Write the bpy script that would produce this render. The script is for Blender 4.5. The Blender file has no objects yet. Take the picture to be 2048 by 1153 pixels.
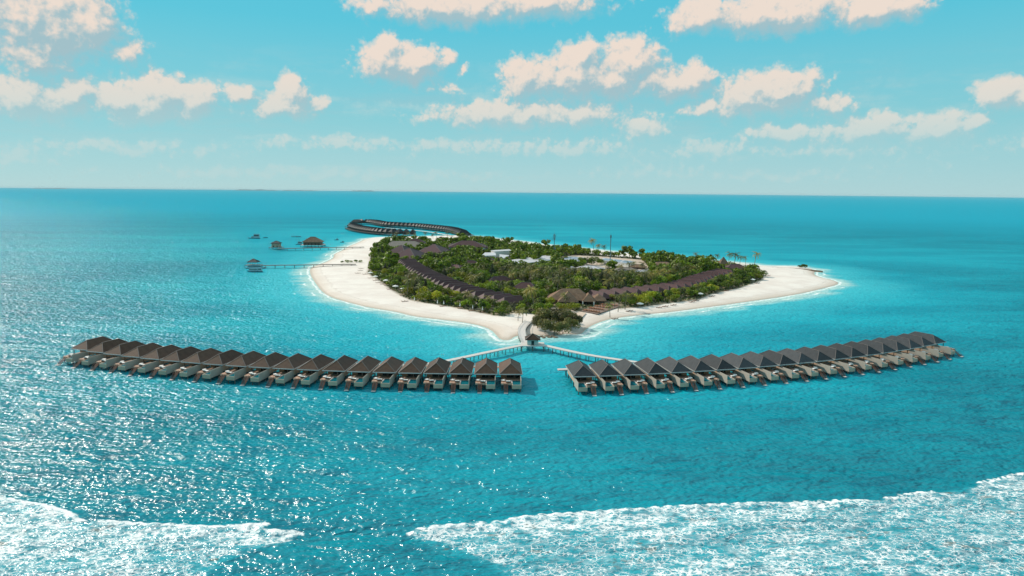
import bpy, math, random
import numpy as np
from mathutils import Matrix, Vector
random.seed(7); rng = np.random.default_rng(7)
C = bpy.context.scene.collection
R = math.radians
# ---------------------------------------------------------------- camera
FOV, CAMH, PITCH, ROLL = 73.74, 80.0, math.atan((576.5-383.5)/(1024/math.tan(R(73.74/2)))), R(0.55)
FL = 1024/math.tan(R(FOV/2))
def ray(px, py):
    u = (px-1024)/FL; v = -(py-576.5)/FL
    a = u*math.cos(ROLL)-v*math.sin(ROLL); b = u*math.sin(ROLL)+v*math.cos(ROLL)
    return a, math.cos(PITCH)+b*math.sin(PITCH), -math.sin(PITCH)+b*math.cos(PITCH)
def at(px, py, z=0.0):
    d = ray(px, py); t = (z-CAMH)/d[2]
    return d[0]*t, d[1]*t
def proj(x, y, z):
    p = PITCH; dz = z-CAMH
    f = y*math.cos(p)-dz*math.sin(p); b = y*math.sin(p)+dz*math.cos(p)
    a, b = x/f, b/f
    u = a*math.cos(ROLL)+b*math.sin(ROLL); v = -a*math.sin(ROLL)+b*math.cos(ROLL)
    return 1024+u*FL, 576.5-v*FL
cd = bpy.data.cameras.new('camera'); cam = bpy.data.objects.new('camera', cd); C.objects.link(cam)
cam.matrix_world = Matrix.Translation((0, 0, CAMH)) @ Matrix.Rotation(math.pi/2-PITCH, 4, 'X') @ Matrix.Rotation(ROLL, 4, 'Z')
cd.sensor_width = 36; cd.lens = 18/math.tan(R(FOV/2)); cd.clip_end = 300000; cd.clip_start = 1
sc = bpy.context.scene; sc.camera = cam
sc.view_settings.view_transform = 'Standard'; sc.view_settings.look = 'None'; sc.view_settings.exposure = 0; sc.view_settings.gamma = 1
# ---------------------------------------------------------------- node helpers
class NT:
    def __init__(s, tree): s.t = tree; s.n = tree.nodes; s.l = tree.links
    def set(s, sock, v):
        if isinstance(v, bpy.types.NodeSocket): s.l.new(v, sock)
        elif v is not None: sock.default_value = v
    def m(s, op, a, b=None, c=None, clamp=False):
        n = s.n.new('ShaderNodeMath'); n.operation = op; n.use_clamp = clamp
        for i, v in enumerate((a, b, c)):
            if v is not None: s.set(n.inputs[i], v)
        return n.outputs[0]
    def v(s, op, a, b=None):
        n = s.n.new('ShaderNodeVectorMath'); n.operation = op
        s.set(n.inputs[0], a)
        if b is not None: s.set(n.inputs[3 if op == 'SCALE' else 1], b)
        return n.outputs['Value'] if op in ('LENGTH', 'DOT_PRODUCT') else n.outputs[0]
    def noise(s, vec, scale, detail=3, rough=.5, dist=0, col=False):
        n = s.n.new('ShaderNodeTexNoise'); s.set(n.inputs['Vector'], vec); n.inputs['Scale'].default_value = scale
        n.inputs['Detail'].default_value = detail; n.inputs['Roughness'].default_value = rough; n.inputs['Distortion'].default_value = dist
        return n.outputs['Color' if col else 'Fac']
    def step(s, x, lo, hi, a=0., b=1.):
        n = s.n.new('ShaderNodeMapRange'); n.interpolation_type = 'SMOOTHSTEP'; s.set(n.inputs[0], x)
        for i, q in zip((1, 2, 3, 4), (lo, hi, a, b)): s.set(n.inputs[i], q)
        return n.outputs[0]
    def mix(s, f, a, b, blend='MIX'):
        n = s.n.new('ShaderNodeMix'); n.data_type = 'RGBA'; n.blend_type = blend
        s.set(n.inputs[0], f); s.set(n.inputs[6], col(a)); s.set(n.inputs[7], col(b)); return n.outputs[2]
    def attr(s, name):
        n = s.n.new('ShaderNodeAttribute'); n.attribute_name = name; return n.outputs['Fac']
    def ramp(s, x, pts):
        n = s.n.new('ShaderNodeValToRGB'); s.set(n.inputs[0], x); e = n.color_ramp.elements
        while len(e) < len(pts): e.new(.5)
        for i, (p, c) in enumerate(pts): e[i].position = p; e[i].color = col(c)
        return n.outputs[0]
def col(c):
    if isinstance(c, tuple) and len(c) == 3: return (*c, 1)
    return c
def mat(name):
    m = bpy.data.materials.new(name); m.use_nodes = True; t = NT(m.node_tree)
    return m, t, m.node_tree.nodes['Principled BSDF']
def bump(t, h, strength=1., dist=1., prev=None):
    n = t.n.new('ShaderNodeBump'); n.inputs['Strength'].default_value = strength; n.inputs['Distance'].default_value = dist
    t.set(n.inputs['Height'], h)
    if prev is not None: t.set(n.inputs['Normal'], prev)
    return n.outputs[0]
def geo(t): return t.n.new('ShaderNodeNewGeometry').outputs['Position']
def objc(t): return t.n.new('ShaderNodeTexCoord').outputs['Object']
def orand(t): return t.n.new('ShaderNodeObjectInfo').outputs['Random']
def simple(name, c, rough=.7, var=.18, scale=.6, metal=0., spec=.4, local=True):
    """plain weathered surface: colour varied by two noises and a little by object"""
    m, t, b = mat(name)
    p = objc(t) if local else geo(t)
    n = t.noise(p, scale, 4, .65); n2 = t.noise(p, scale*7, 2, .6)
    f = t.m('ADD', t.m('MULTIPLY', t.m('SUBTRACT', n, .5), 2*var*1.6), t.m('MULTIPLY', t.m('SUBTRACT', n2, .5), var))
    f = t.m('ADD', f, t.m('MULTIPLY_ADD', orand(t), var*.7, 1-var*.35))
    cc = t.v('SCALE', t.mix(0., c, c), f)
    t.set(b.inputs['Base Color'], cc); b.inputs['Roughness'].default_value = rough; b.inputs['Metallic'].default_value = metal
    b.inputs['Specular IOR Level'].default_value = spec
    t.set(b.inputs['Normal'], bump(t, n2, .25, .05)); return m
M = {}
def shingle(name, c, c2, pitch=.45, rough=.55):
    m, t, b = mat(name); p = objc(t)
    sep = t.n.new('ShaderNodeSeparateXYZ'); t.set(sep.inputs[0], p)
    z = sep.outputs[2]
    course = t.m('FRACT', t.m('MULTIPLY', z, 1/pitch*1.6))
    n = t.noise(p, .55, 4, .7); n2 = t.noise(p, 4.5, 2, .7)
    f = t.m('ADD', t.m('MULTIPLY', n, .7), t.m('MULTIPLY', n2, .35))
    cc = t.mix(t.step(f, .3, .75), c, c2)
    br = t.m('MULTIPLY_ADD', t.step(course, 0., .25), .22, .8)
    br = t.m('MULTIPLY', br, t.m('MULTIPLY_ADD', orand(t), .5, .75))
    t.set(b.inputs['Base Color'], t.v('SCALE', cc, br)); b.inputs['Roughness'].default_value = rough
    b.inputs['Specular IOR Level'].default_value = .12
    t.set(b.inputs['Normal'], bump(t, t.m('ADD', course, t.m('MULTIPLY', n2, .8)), .35, .08)); return m
M['roof'] = shingle('brown_shingle', (.070, .037, .024), (.118, .066, .043))
M['roofs'] = shingle('grey_sheen_shingle', (.038, .042, .046), (.066, .070, .074))  # greyed shingle: sheen seen on one villa row put into the base colour
M['roof2'] = shingle('beach_shingle', (.082, .040, .042), (.115, .060, .060))
M['thatch'] = shingle('thatch', (.15, .092, .06), (.31, .20, .135), .8, .9)
M['thatch2'] = shingle('grey_thatch', (.21, .185, .165), (.36, .32, .28), .8, .9)
M['cap'] = simple('ridge_cap', (.17, .14, .125), .6)
M['fascia'] = simple('fascia_paint', (.42, .44, .43), .5, .1)
M['wall'] = simple('timber_wall', (.52, .36, .25), .75, .16)
M['wallw'] = simple('white_wall', (.74, .70, .66), .8, .08)
M['walld'] = simple('dark_timber', (.16, .09, .06), .7, .25)
M['wallt'] = simple('pale_green_wall', (.44, .52, .48), .6, .08)
M['screen'] = simple('privacy_screen', (.42, .37, .31), .55, .12)
M['deck'] = simple('deck_boards', (.42, .26, .18), .7, .25, 1.2)
M['skirt'] = simple('deck_skirt', (.50, .36, .26), .7, .15)
M['pale'] = simple('pale_boards', (.62, .57, .53), .7, .12, .9)
M['dark'] = simple('dark_glass', (.018, .014, .013), .12, .1, spec=.5)
M['pile'] = simple('concrete_pile', (.11, .095, .08), .8, .25)
M['stair'] = simple('stair_timber', (.20, .085, .05), .7, .25)
M['cush'] = simple('white_cushion', (.8, .77, .73), .9, .05)
M['orange'] = simple('orange_wood', (.46, .20, .10), .6, .25)
M['pool'] = simple('pool_water', (.01, .16, .20), .06, .1, spec=.8)
M['metal'] = simple('white_metal_sheet', (.55, .53, .55), .5, .1, .3)
M['panel'] = simple('solar_panel', (.20, .25, .33), .3, .15, .8, spec=.7)
M['mast'] = simple('mast_steel', (.13, .19, .20), .5, .1)
M['mastg'] = simple('green_mast_steel', (.02, .35, .27), .5, .1)
M['hull'] = simple('boat_hull', (.05, .22, .26), .4, .15)
M['hullw'] = simple('pale_boat_hull', (.35, .52, .55), .4, .1)
M['trunk'] = simple('bark', (.20, .15, .11), .9, .2)
M['rock'] = simple('rock', (.22, .16, .11), .9, .35, .5)
def leafmat(name, c1, c2, c3, sc_=.22, trans=.16):
    m, t, b = mat(name); p = geo(t)
    n = t.noise(p, sc_, 3, .6); n2 = t.noise(p, 1.3, 2, .6)
    r = orand(t)
    a = t.mix(t.step(t.m('ADD', n, t.m('MULTIPLY', t.m('SUBTRACT', n2, .5), .5)), .35, .65), c1, c2)
    a = t.mix(t.m('MULTIPLY', t.step(r, .55, 1.), .75), a, c3)
    a = t.v('SCALE', a, t.m('MULTIPLY_ADD', t.m('FRACT', t.m('MULTIPLY', r, 7.31)), .95, .50))
    t.set(b.inputs['Base Color'], a); b.inputs['Roughness'].default_value = .55; b.inputs['Specular IOR Level'].default_value = .3
    tr = t.n.new('ShaderNodeBsdfTranslucent'); t.set(tr.inputs[0], t.v('SCALE', a, 1.3))
    mx = t.n.new('ShaderNodeMixShader'); mx.inputs[0].default_value = trans
    t.l.new(b.outputs[0], mx.inputs[1]); t.l.new(tr.outputs[0], mx.inputs[2])
    t.l.new(mx.outputs[0], t.n['Material Output'].inputs[0]); return m
M['leaf'] = leafmat('broad_leaf', (.032, .064, .006), (.23, .31, .010), (.42, .38, .015))
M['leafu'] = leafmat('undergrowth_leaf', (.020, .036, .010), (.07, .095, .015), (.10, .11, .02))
M['loop'] = shingle('dark_loop_shingle', (.020, .023, .026), (.034, .038, .040))
M['leafb'] = leafmat('olive_leaf', (.070, .070, .020), (.21, .18, .045), (.24, .21, .05))
M['palm'] = leafmat('palm_leaf', (.045, .060, .012), (.19, .19, .03), (.32, .24, .05))
M['needle'] = leafmat('casuarina_needle', (.030, .042, .018), (.075, .085, .035), (.09, .085, .04))
# ---------------------------------------------------------------- mesh helpers
class MB:
    def __init__(s): s.v = []; s.f = []; s.k = []
    def add(s, vs, fs, k=0):
        o = len(s.v); s.v += [tuple(q) for q in vs]; s.f += [tuple(i+o for i in f) for f in fs]; s.k += [k]*len(fs); return s
    def box(s, x0, x1, y0, y1, z0, z1, k=0):
        return s.add([(x0,y0,z0),(x1,y0,z0),(x1,y1,z0),(x0,y1,z0),(x0,y0,z1),(x1,y0,z1),(x1,y1,z1),(x0,y1,z1)],
                     [(3,2,1,0),(4,5,6,7),(0,1,5,4),(1,2,6,5),(2,3,7,6),(3,0,4,7)], k)
    def tube(s, p, q, r0, r1=None, n=6, k=0, caps=True):
        r1 = r0 if r1 is None else r1; p = Vector(p); q = Vector(q); d = (q-p).normalized()
        a = d.orthogonal().normalized(); b = d.cross(a); vs = []
        for c, r in ((p, r0), (q, r1)):
            for i in range(n):
                t = 2*math.pi*i/n; vs.append(c+(a*math.cos(t)+b*math.sin(t))*r)
        fs = [(i, (i+1) % n, n+(i+1) % n, n+i) for i in range(n)]
        if caps: fs += [tuple(range(n))[::-1], tuple(range(n, 2*n))]
        return s.add(vs, fs, k)
    def beam(s, p, q, w, h, k=0):
        p = Vector(p); q = Vector(q); d = (q-p).normalized(); a = d.cross(Vector((0,0,1)))
        a = a.normalized() if a.length > 1e-4 else Vector((1,0,0)); b = a.cross(d); vs = []
        for c in (p, q):
            for i, j in ((-1,-1),(1,-1),(1,1),(-1,1)): vs.append(c+a*(i*w/2)+b*(j*h/2))
        return s.add(vs, [(3,2,1,0),(4,5,6,7),(0,1,5,4),(1,2,6,5),(2,3,7,6),(3,0,4,7)], k)
    def hip(s, x0, x1, y0, y1, ze, zr, ry0, ry1, xr=None, th=.28, k=0):
        """hip roof slab: eaves rectangle, ridge along y from ry0 to ry1"""
        xr = (x0+x1)/2 if xr is None else xr
        vs = [(x0,y0,ze),(x1,y0,ze),(x1,y1,ze),(x0,y1,ze),(xr,ry0,zr),(xr,ry1,zr)]
        vs += [(a,b,c-th) for a,b,c in vs]
        fs = [(0,1,4),(1,2,5,4),(2,3,5),(3,0,4,5),(7,6,10),(8,7,10,11),(9,8,11),(6,9,11,10),(0,6,7,1),(1,7,8,2),(2,8,9,3),(3,9,6,0)]
        return s.add(vs, fs, k)
    def build(s, name, m, parent=None, loc=None):
        me = bpy.data.meshes.new(name); me.from_pydata(s.v, [], s.f); me.materials.append(m) if not isinstance(m, list) else [me.materials.append(x) for x in m]
        if any(s.k): me.polygons.foreach_set('material_index', s.k)
        me.update(); o = bpy.data.objects.new(name, me); C.objects.link(o)
        if parent: o.parent = parent
        if loc: o.location = loc
        return o
def npmesh(name, V, F, m, parent=None, smooth=False):
    V = np.asarray(V, np.float32); F = np.asarray(F, np.int32)
    me = bpy.data.meshes.new(name); k = F.shape[1]
    me.vertices.add(len(V)); me.vertices.foreach_set('co', V.ravel())
    me.loops.add(F.size); me.loops.foreach_set('vertex_index', F.ravel())
    me.polygons.add(len(F)); me.polygons.foreach_set('loop_start', np.arange(0, F.size, k, dtype=np.int32))
    try: me.polygons.foreach_set('loop_total', np.full(len(F), k, np.int32))
    except Exception: pass
    if smooth: me.polygons.foreach_set('use_smooth', np.ones(len(F), bool))
    me.materials.append(m); me.update(calc_edges=True); me.validate()
    o = bpy.data.objects.new(name, me); C.objects.link(o)
    if parent: o.parent = parent
    return o
def tag(o, label=None, cat=None, group=None, kind=None):
    for k, v in (('label', label), ('category', cat), ('group', group), ('kind', kind)):
        if v: o[k] = v
    return o
def empty(name, loc, rz=0, s=1):
    o = bpy.data.objects.new(name, None); C.objects.link(o); o.location = loc; o.rotation_euler = (0, 0, rz); o.scale = (s, s, s)
    o.empty_display_size = .5; return o
KIDS = {}
def kids(o):
    return [c for c in KIDS.get(o.name, [])] if o.name in KIDS else list(o.children)
def dup(root, loc, rz, s=None, label=None):
    r = root.copy(); C.objects.link(r); r.location = loc; r.rotation_euler = (0, 0, rz)
    if s is not None: r.scale = (s, s, s) if not isinstance(s, tuple) else s
    if label: r['label'] = label
    for ch in kids(root):
        c = ch.copy(); C.objects.link(c); c.parent = r
        for g in kids(ch):
            d = g.copy(); C.objects.link(d); d.parent = c
    return r
def freeze(root):
    KIDS[root.name] = list(root.children)
    for c in root.children: KIDS[c.name] = list(c.children)
def sdf(P, X, Y):
    """signed distance to polygon P (inside positive) in metres"""
    P = np.asarray(P, float); X = np.asarray(X, float); Y = np.asarray(Y, float)
    best = np.full(X.shape, 1e18); ins = np.zeros(X.shape, bool)
    for i in range(len(P)):
        ax, ay = P[i-1]; bx, by = P[i]; dx, dy = bx-ax, by-ay
        t = np.clip(((X-ax)*dx+(Y-ay)*dy)/(dx*dx+dy*dy+1e-9), 0, 1)
        best = np.minimum(best, (X-ax-t*dx)**2+(Y-ay-t*dy)**2)
        c = ((ay > Y) != (by > Y)); xi = ax+(Y-ay)*dx/(dy if abs(dy) > 1e-9 else 1e-9)
        ins ^= c & (X < xi)
    d = np.sqrt(best); return np.where(ins, d, -d)
def smooth_poly(P, it=2):
    P = list(P)
    for _ in range(it):
        Q = []
        for i in range(len(P)):
            a = P[i]; b = P[(i+1) % len(P)]
            Q += [(a[0]*.75+b[0]*.25, a[1]*.75+b[1]*.25), (a[0]*.25+b[0]*.75, a[1]*.25+b[1]*.75)]
        P = Q
    return P
ORD = 'first second third fourth fifth sixth seventh eighth ninth tenth eleventh twelfth thirteenth fourteenth fifteenth sixteenth seventeenth eighteenth nineteenth twentieth'.split()
def nth(i):
    if i < 20: return ORD[i]
    return ('twenty-' if i < 29 else 'thirty-')+ORD[(i-20) % 10] if i not in (29,) else 'thirtieth'
# ---------------------------------------------------------------- sun and sky
SAZ, SEL = R(-51), R(34)
S = Vector((math.sin(SAZ)*math.cos(SEL), math.cos(SAZ)*math.cos(SEL), math.sin(SEL)))
ld = bpy.data.lights.new('sun', 'SUN'); ld.energy = 4.15; ld.angle = R(.5); ld.color = (1, .90, .78)
lo = bpy.data.objects.new('sun', ld); C.objects.link(lo); lo.rotation_euler = S.to_track_quat('Z', 'Y').to_euler()
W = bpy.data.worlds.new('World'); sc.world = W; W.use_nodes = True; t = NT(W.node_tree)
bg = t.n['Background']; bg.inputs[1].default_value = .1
sky = t.n.new('ShaderNodeTexSky'); sky.sky_type = 'NISHITA'; sky.sun_disc = False; sky.sun_elevation = SEL; sky.sun_rotation = SAZ % (2*math.pi)
sky.altitude = 80; sky.air_density = 1; sky.dust_density = .3; sky.ozone_density = 1.5
g = t.n.new('ShaderNodeTexCoord').outputs['Generated']
sep = t.n.new('ShaderNodeSeparateXYZ'); t.set(sep.inputs[0], t.v('NORMALIZE', g))
hz = t.m('MULTIPLY', t.m('ARCSINE', sep.outputs[2]), 180/math.pi)
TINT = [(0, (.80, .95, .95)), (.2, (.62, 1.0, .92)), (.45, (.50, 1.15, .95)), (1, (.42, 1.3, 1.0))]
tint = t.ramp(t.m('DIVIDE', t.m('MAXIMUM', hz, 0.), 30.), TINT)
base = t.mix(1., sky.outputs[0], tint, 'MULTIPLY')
grad = t.ramp(t.m('DIVIDE', t.m('MAXIMUM', hz, 0.), 36.), [(0, (4.3, 6.6, 6.9)), (.16, (2.5, 6.1, 6.8)), (.36, (1.1, 5.6, 7.1)), (.6, (.7, 5.1, 7.0)), (1, (5.8, 6.9, 7.4))])  # upper sky whitened above the view, added as neutral fill light
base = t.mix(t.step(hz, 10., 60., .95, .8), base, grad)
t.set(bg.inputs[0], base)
K = 13.65
CL = [(100,55,150,85,1),(70,25,160,80,1),(185,55,55,60,1),(60,115,90,40,.8),(262,105,38,22,.5),
 (60,205,150,52,.95),(152,192,38,36,.9),(290,212,110,44,.95),(235,200,48,36,1),(325,192,85,42,1),(390,205,60,38,1),(290,235,110,22,.6),(480,190,40,20,.7),
 (590,185,36,32,1),(560,218,80,24,.8),(625,208,34,18,.6),
 (805,135,85,40,1),(788,128,76,38,1),(775,104,34,26,1),(840,125,38,24,1),(895,120,14,16,.5),(928,138,12,12,.45),(890,182,36,14,.4),
 (900,18,160,36,1),(1070,8,150,34,.8),(750,14,60,20,.5),
 (1410,36,76,32,1),(1560,34,140,40,1),(1750,22,110,34,1),
 (1100,165,90,36,.85),(1215,165,110,40,.9),(1340,170,80,34,.85),(1045,162,50,40,.9),(1160,152,62,52,1),(1160,112,36,28,1),(1262,128,66,46,1),(1310,165,60,30,.8),(1385,165,48,34,.9),
 (1490,200,80,42,.9),(1562,186,86,44,1),(1660,215,50,26,.7),(1410,222,60,18,.6),
 (1070,235,220,30,.75),(1000,232,130,28,.75),(1150,232,80,24,.7),(1285,262,52,28,.75),
 (1570,268,96,20,.65),(1740,262,105,32,.8),(1870,262,90,34,.75),(1960,240,34,16,.6),
 (1995,190,46,32,1),(2050,200,45,32,.9),
 (60,322,70,20,.45),(560,290,60,14,.3),(690,290,80,18,.4),(930,295,90,16,.35),(1430,310,80,20,.4),(1300,345,130,16,.25),(430,350,150,20,.3),(130,345,60,14,.2),(1750,330,160,18,.2),(1100,302,300,24,.4),(250,300,220,20,.35),(1700,300,320,26,.4),(700,352,320,14,.3),(1500,355,300,12,.25)]
ca = np.radians(np.arange(-60, 60.1, .3)); ce = np.radians(np.concatenate([[-.3], np.arange(0, 31, .3)]))
AZ, EL = np.meshgrid(ca, ce); RD = 90000.
def cfield(ox, oy):
    x = AZ*K+ox; y = EL*K+oy; acc = np.full(x.shape, -3.)
    x = x+.04*np.sin(y*5.1+x*2.3)+.03*np.sin(y*9.7-x*3.1+2); y = y+.035*np.sin(x*6.3+1)+.025*np.sin(x*13.1+y*4)
    for cx, cy, rx, ry, w in CL:
        d = ray(cx, cy); a = math.atan2(d[0], d[1])*K; e = math.atan2(d[2], math.hypot(d[0], d[1]))*K
        u = (cx-1024)/FL; kx = 1.1/(1+u*u); ky = 1.16/math.sqrt(1+u*u); dx_ = (x-a)/(rx/100*kx); dy_ = (y-e)/(ry/100*ky)
        dy_ = np.where(dy_ < 0, dy_*1.15, dy_)
        h = 1.45*(1.05-np.hypot(dx_, dy_)); h = np.where(h > 0, h*w, h); acc = np.log(np.exp(7*acc)+np.exp(7*h))/7
    return acc
def dome(name, m):
    V = np.stack([RD*np.cos(EL)*np.sin(AZ), RD*np.cos(EL)*np.cos(AZ), RD*np.sin(EL)+CAMH], -1).reshape(-1, 3)
    i = np.arange(AZ.size).reshape(AZ.shape); F = np.stack([i[:-1,:-1], i[1:,:-1], i[1:,1:], i[:-1,1:]], -1).reshape(-1, 4)
    o = npmesh(name, V, F, m, smooth=True); fattr(o, 'd0', cfield(0, 0)); fattr(o, 'd1', cfield(-.10, .16)); return o
m = bpy.data.materials.new('cloud'); m.use_nodes = True; t = NT(m.node_tree); t.n.remove(t.n['Principled BSDF'])
P0 = t.v('SCALE', geo(t), K/RD)
def detail(P):
    n = t.noise(P, 3.0, 9, .60)
    wp = t.v('ADD', P, t.v('SCALE', t.v('SUBTRACT', t.noise(P, 8., 3, .6, col=True), (.5, .5, .5)), .16))
    v = []
    for s_ in (5.5, 13.):
        vo = t.n.new('ShaderNodeTexVoronoi'); vo.feature = 'SMOOTH_F1'; vo.inputs['Scale'].default_value = s_; vo.inputs['Smoothness'].default_value = .35; t.set(vo.inputs['Vector'], wp); v.append(vo.outputs['Distance'])
    d = t.m('MULTIPLY', t.m('SUBTRACT', n, .5), .9)
    d = t.m('ADD', d, t.m('MULTIPLY', t.m('SUBTRACT', .42, v[0]), .42)); return t.m('ADD', d, t.m('MULTIPLY', t.m('SUBTRACT', .42, v[1]), .25))
D0 = t.m('ADD', t.attr('d0'), detail(P0)); D1 = t.m('ADD', t.attr('d1'), detail(t.v('ADD', P0, (-.06, 0., .11))))
shade = t.step(t.m('SUBTRACT', D0, D1), -.26, .46); alpha = t.step(D0, -.22, t.m('MULTIPLY_ADD', shade, -.55, .92))
sep = t.n.new('ShaderNodeSeparateXYZ'); t.set(sep.inputs[0], P0); hz = t.m('MULTIPLY', t.m('ARCSINE', t.m('DIVIDE', sep.outputs[2], K)), 180/math.pi)
lit = t.mix(t.step(hz, 2., 11.), (.60, .70, .68), (.87, .73, .63)); shd = t.mix(t.step(hz, 1., 9.), (.42, .66, .68), (.37, .53, .58))
em = t.n.new('ShaderNodeEmission'); t.set(em.inputs[0], t.mix(shade, shd, lit)); tp = t.n.new('ShaderNodeBsdfTransparent'); mx = t.n.new('ShaderNodeMixShader')
veil_ = t.m('MULTIPLY', t.step(t.noise(t.v('MULTIPLY', P0, (.5, .5, 2.6)), 1., 6, .6), .40, .75), t.m('MULTIPLY', t.step(hz, .3, 3.), t.step(hz, 12., 5., 0., .42)))
t.set(mx.inputs[0], t.m('MAXIMUM', veil_, t.m('MULTIPLY', alpha, t.step(hz, .2, 6.5, .25, .96)))); t.l.new(tp.outputs[0], mx.inputs[1]); t.l.new(em.outputs[0], mx.inputs[2]); t.l.new(mx.outputs[0], t.n['Material Output'].inputs[0])
m.cycles.emission_sampling = 'NONE'
sc.cycles.max_bounces = 5; sc.cycles.diffuse_bounces = 2; sc.cycles.glossy_bounces = 2; sc.cycles.transparent_max_bounces = 8
def fattr(o, name, arr):
    a = o.data.attributes.new(name, 'FLOAT', 'POINT'); a.data.foreach_set('value', np.asarray(arr, np.float32).ravel())
skyd = dome('sky', m); tag(skyd, kind='structure')
# ---------------------------------------------------------------- island outline
SHORE_PX = [(924,471),(830,474),(736.6,475),(714,487),(698,492.6),(684,502),(667,509),(668,516),(655,523),(640,529),(620,536),(620,549),(632,568),(645,585),(664,596),(686,602),(700,606),(739,616),(794,624),(825,633),(876,639),(934,646),(970,654),(988,664),(1000,680),(1019,682),(1030,672),(1050,670),(1080,671),(1113,672),(1132,667),(1146,670),(1163,669),(1170,660),(1184,651),(1215,639),(1273,631),(1332,625.5),(1400,617),(1495,604),(1593,590),(1652,576),(1681,568),(1667,561),(1642,556),(1626,549),(1632,541),(1610,535.5),(1583,533),(1519,532.5),(1480,526),(1400,519),(1273,509),(1220,503),(1137,494),(1090,490),(1049,484),(1006,479),(960,473.5)]
SHORE = smooth_poly([at(*p) for p in SHORE_PX], 2)
VEG_PX = [(737,522),(732,547),(752,560),(778,580),(803,595),(820,602),(855,608),(900,615),(935,622),(985,632),(1012,634),(1026,628),(1050,628),(1064,630),(1090,640),(1100,622),(1130,628),(1165,625),(1200,616),(1240,618),(1290,614),(1350,606),(1400,600),(1430,588),(1480,578),(1526,562),(1532,552),(1518,541),(1480,535),(1400,525),(1300,518),(1220,512),(1137,503),(1090,500),(1030,494),(1000,488),(950,486),(920,486),(880,490),(850,484),(790,487),(760,497),(740,508)]
VEG = [at(*p, 1.7) for p in VEG_PX]
def gz(x, y):
    d = float(sdf(SHORE, np.array([x]), np.array([y]))[0]); return 1.8*(1-math.exp(-d/11)) if d > 0 else .12*d
# island terrain
gx = np.arange(-275, 330, 3.); gy = np.arange(345, 1290, 3.5)
X, Y = np.meshgrid(gx, gy); D = sdf(SHORE, X, Y); Vd = sdf(VEG, X, Y)
jit = rng.normal(0, .035, X.shape)
Z = np.where(D > 0, 1.8*(1-np.exp(-D/11)), .12*D)+np.where(D > 8, jit, 0); Z = np.maximum(Z, -1.6)
nx, ny = len(gx), len(gy); idx = np.arange(nx*ny).reshape(ny, nx)
F = np.stack([idx[:-1,:-1], idx[:-1,1:], idx[1:,1:], idx[1:,:-1]], -1).reshape(-1, 4)
F = F[(D.ravel()[F] > -13).any(1)]
m, t, b = mat('sand'); p = geo(t); n = t.noise(p, .05, 4, .6); n2 = t.noise(p, 1.1, 4, .7); v = t.attr('veg'); s = t.attr('shore')
cc = t.mix(t.step(n, .35, .65), (.74, .645, .575), (.82, .74, .665))
cc = t.mix(t.step(t.m('ADD', s, t.m('MULTIPLY', n, 8.)), 4., 17.), (.66, .545, .455), cc)
wr = t.m('ADD', s, t.m('MULTIPLY', n, 9.)); cc = t.mix(t.m('MULTIPLY', t.step(t.m('ABSOLUTE', t.m('SUBTRACT', wr, 15.)), 1.1, .2), t.m('MULTIPLY', t.step(n2, .45, .6), .45)), cc, (.34, .26, .19))
cc = t.mix(t.step(t.m('ADD', s, t.m('MULTIPLY', n2, 3.)), 2.2, 4.6, .8, 0.), cc, (.46, .375, .30))
cc = t.mix(t.step(t.m('ADD', v, t.m('MULTIPLY', t.m('SUBTRACT', n2, .5), 5.)), -1., 3.5), cc, t.mix(t.step(t.noise(p, .12, 4, .6), .4, .6), (.075, .08, .035), (.30, .235, .15)))
cc = t.v('SCALE', cc, t.m('MULTIPLY_ADD', n2, .22, .89))
t.set(b.inputs['Base Color'], cc); b.inputs['Roughness'].default_value = .9; t.set(b.inputs['Normal'], bump(t, n2, .5, .12)); M['sand'] = m
isl = npmesh('island_ground', np.stack([X.ravel(), Y.ravel(), Z.ravel()], 1), F, m, smooth=True); tag(isl, kind='structure')
def fattr(o, name, arr):
    a = o.data.attributes.new(name, 'FLOAT', 'POINT'); a.data.foreach_set('value', np.asarray(arr, np.float32).ravel())
fattr(isl, 'veg', Vd); fattr(isl, 'shore', D)
# ---------------------------------------------------------------- sea
FA = [at(*p) for p in [(-500,960),(-250,975),(0,996),(60,1010),(130,1027),(165,1046),(200,1047),(290,1053),(420,1058),(534,1051),(531,1064),(604,1068),(585,1085),(500,1105),(450,1128),(400,1160),(350,1300),(-500,1300)]]
FB = [at(*p) for p in [(820,1070),(850,1060),(1000,1048),(1040,1038),(1250,1022),(1420,1012),(1640,1005),(1700,1001),(1770,999),(1880,985),(1980,964),(2048,950),(2250,915),(2500,880),(2500,1300),(1040,1300),(1000,1150),(960,1128),(900,1112),(850,1090)]]
CR = [[at(*p) for p in L] for L in ([(-500,960),(-250,975),(0,996),(60,1010),(130,1027),(165,1046)], [(200,1047),(290,1053),(420,1058),(534,1051)], [(531,1064),(604,1068)],
      [(820,1070),(850,1060),(1000,1048),(1040,1038),(1250,1022),(1420,1012),(1640,1005)], [(1655,1006),(1735,1003)], [(1770,999),(1865,987)], [(1960,966),(2048,950),(2250,915),(2500,880)])]
a1 = np.radians(np.concatenate([np.arange(-180, -52, 4.), np.arange(-52, 52, .26), np.arange(52, 180, 4.)]))
r1 = np.concatenate([[2., 20, 60], 80*np.exp(np.arange(0, math.log(3600/80), .0085)), [4200, 5200, 7000, 10000, 16000, 26000, 40000, 60000]])
A, RR = np.meshgrid(a1, r1); SX = RR*np.sin(A); SY = RR*np.cos(A)
near = (RR < 3700)
sh = np.full(SX.shape, -3000.); sh[near] = sdf(SHORE[::2], SX[near], SY[near])
fo = np.full(SX.shape, -400.); q = RR < 450; fo[q] = np.maximum(sdf(FA, SX[q], SY[q]), sdf(FB, SX[q], SY[q]))
cr = np.full(SX.shape, 400.)
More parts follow.
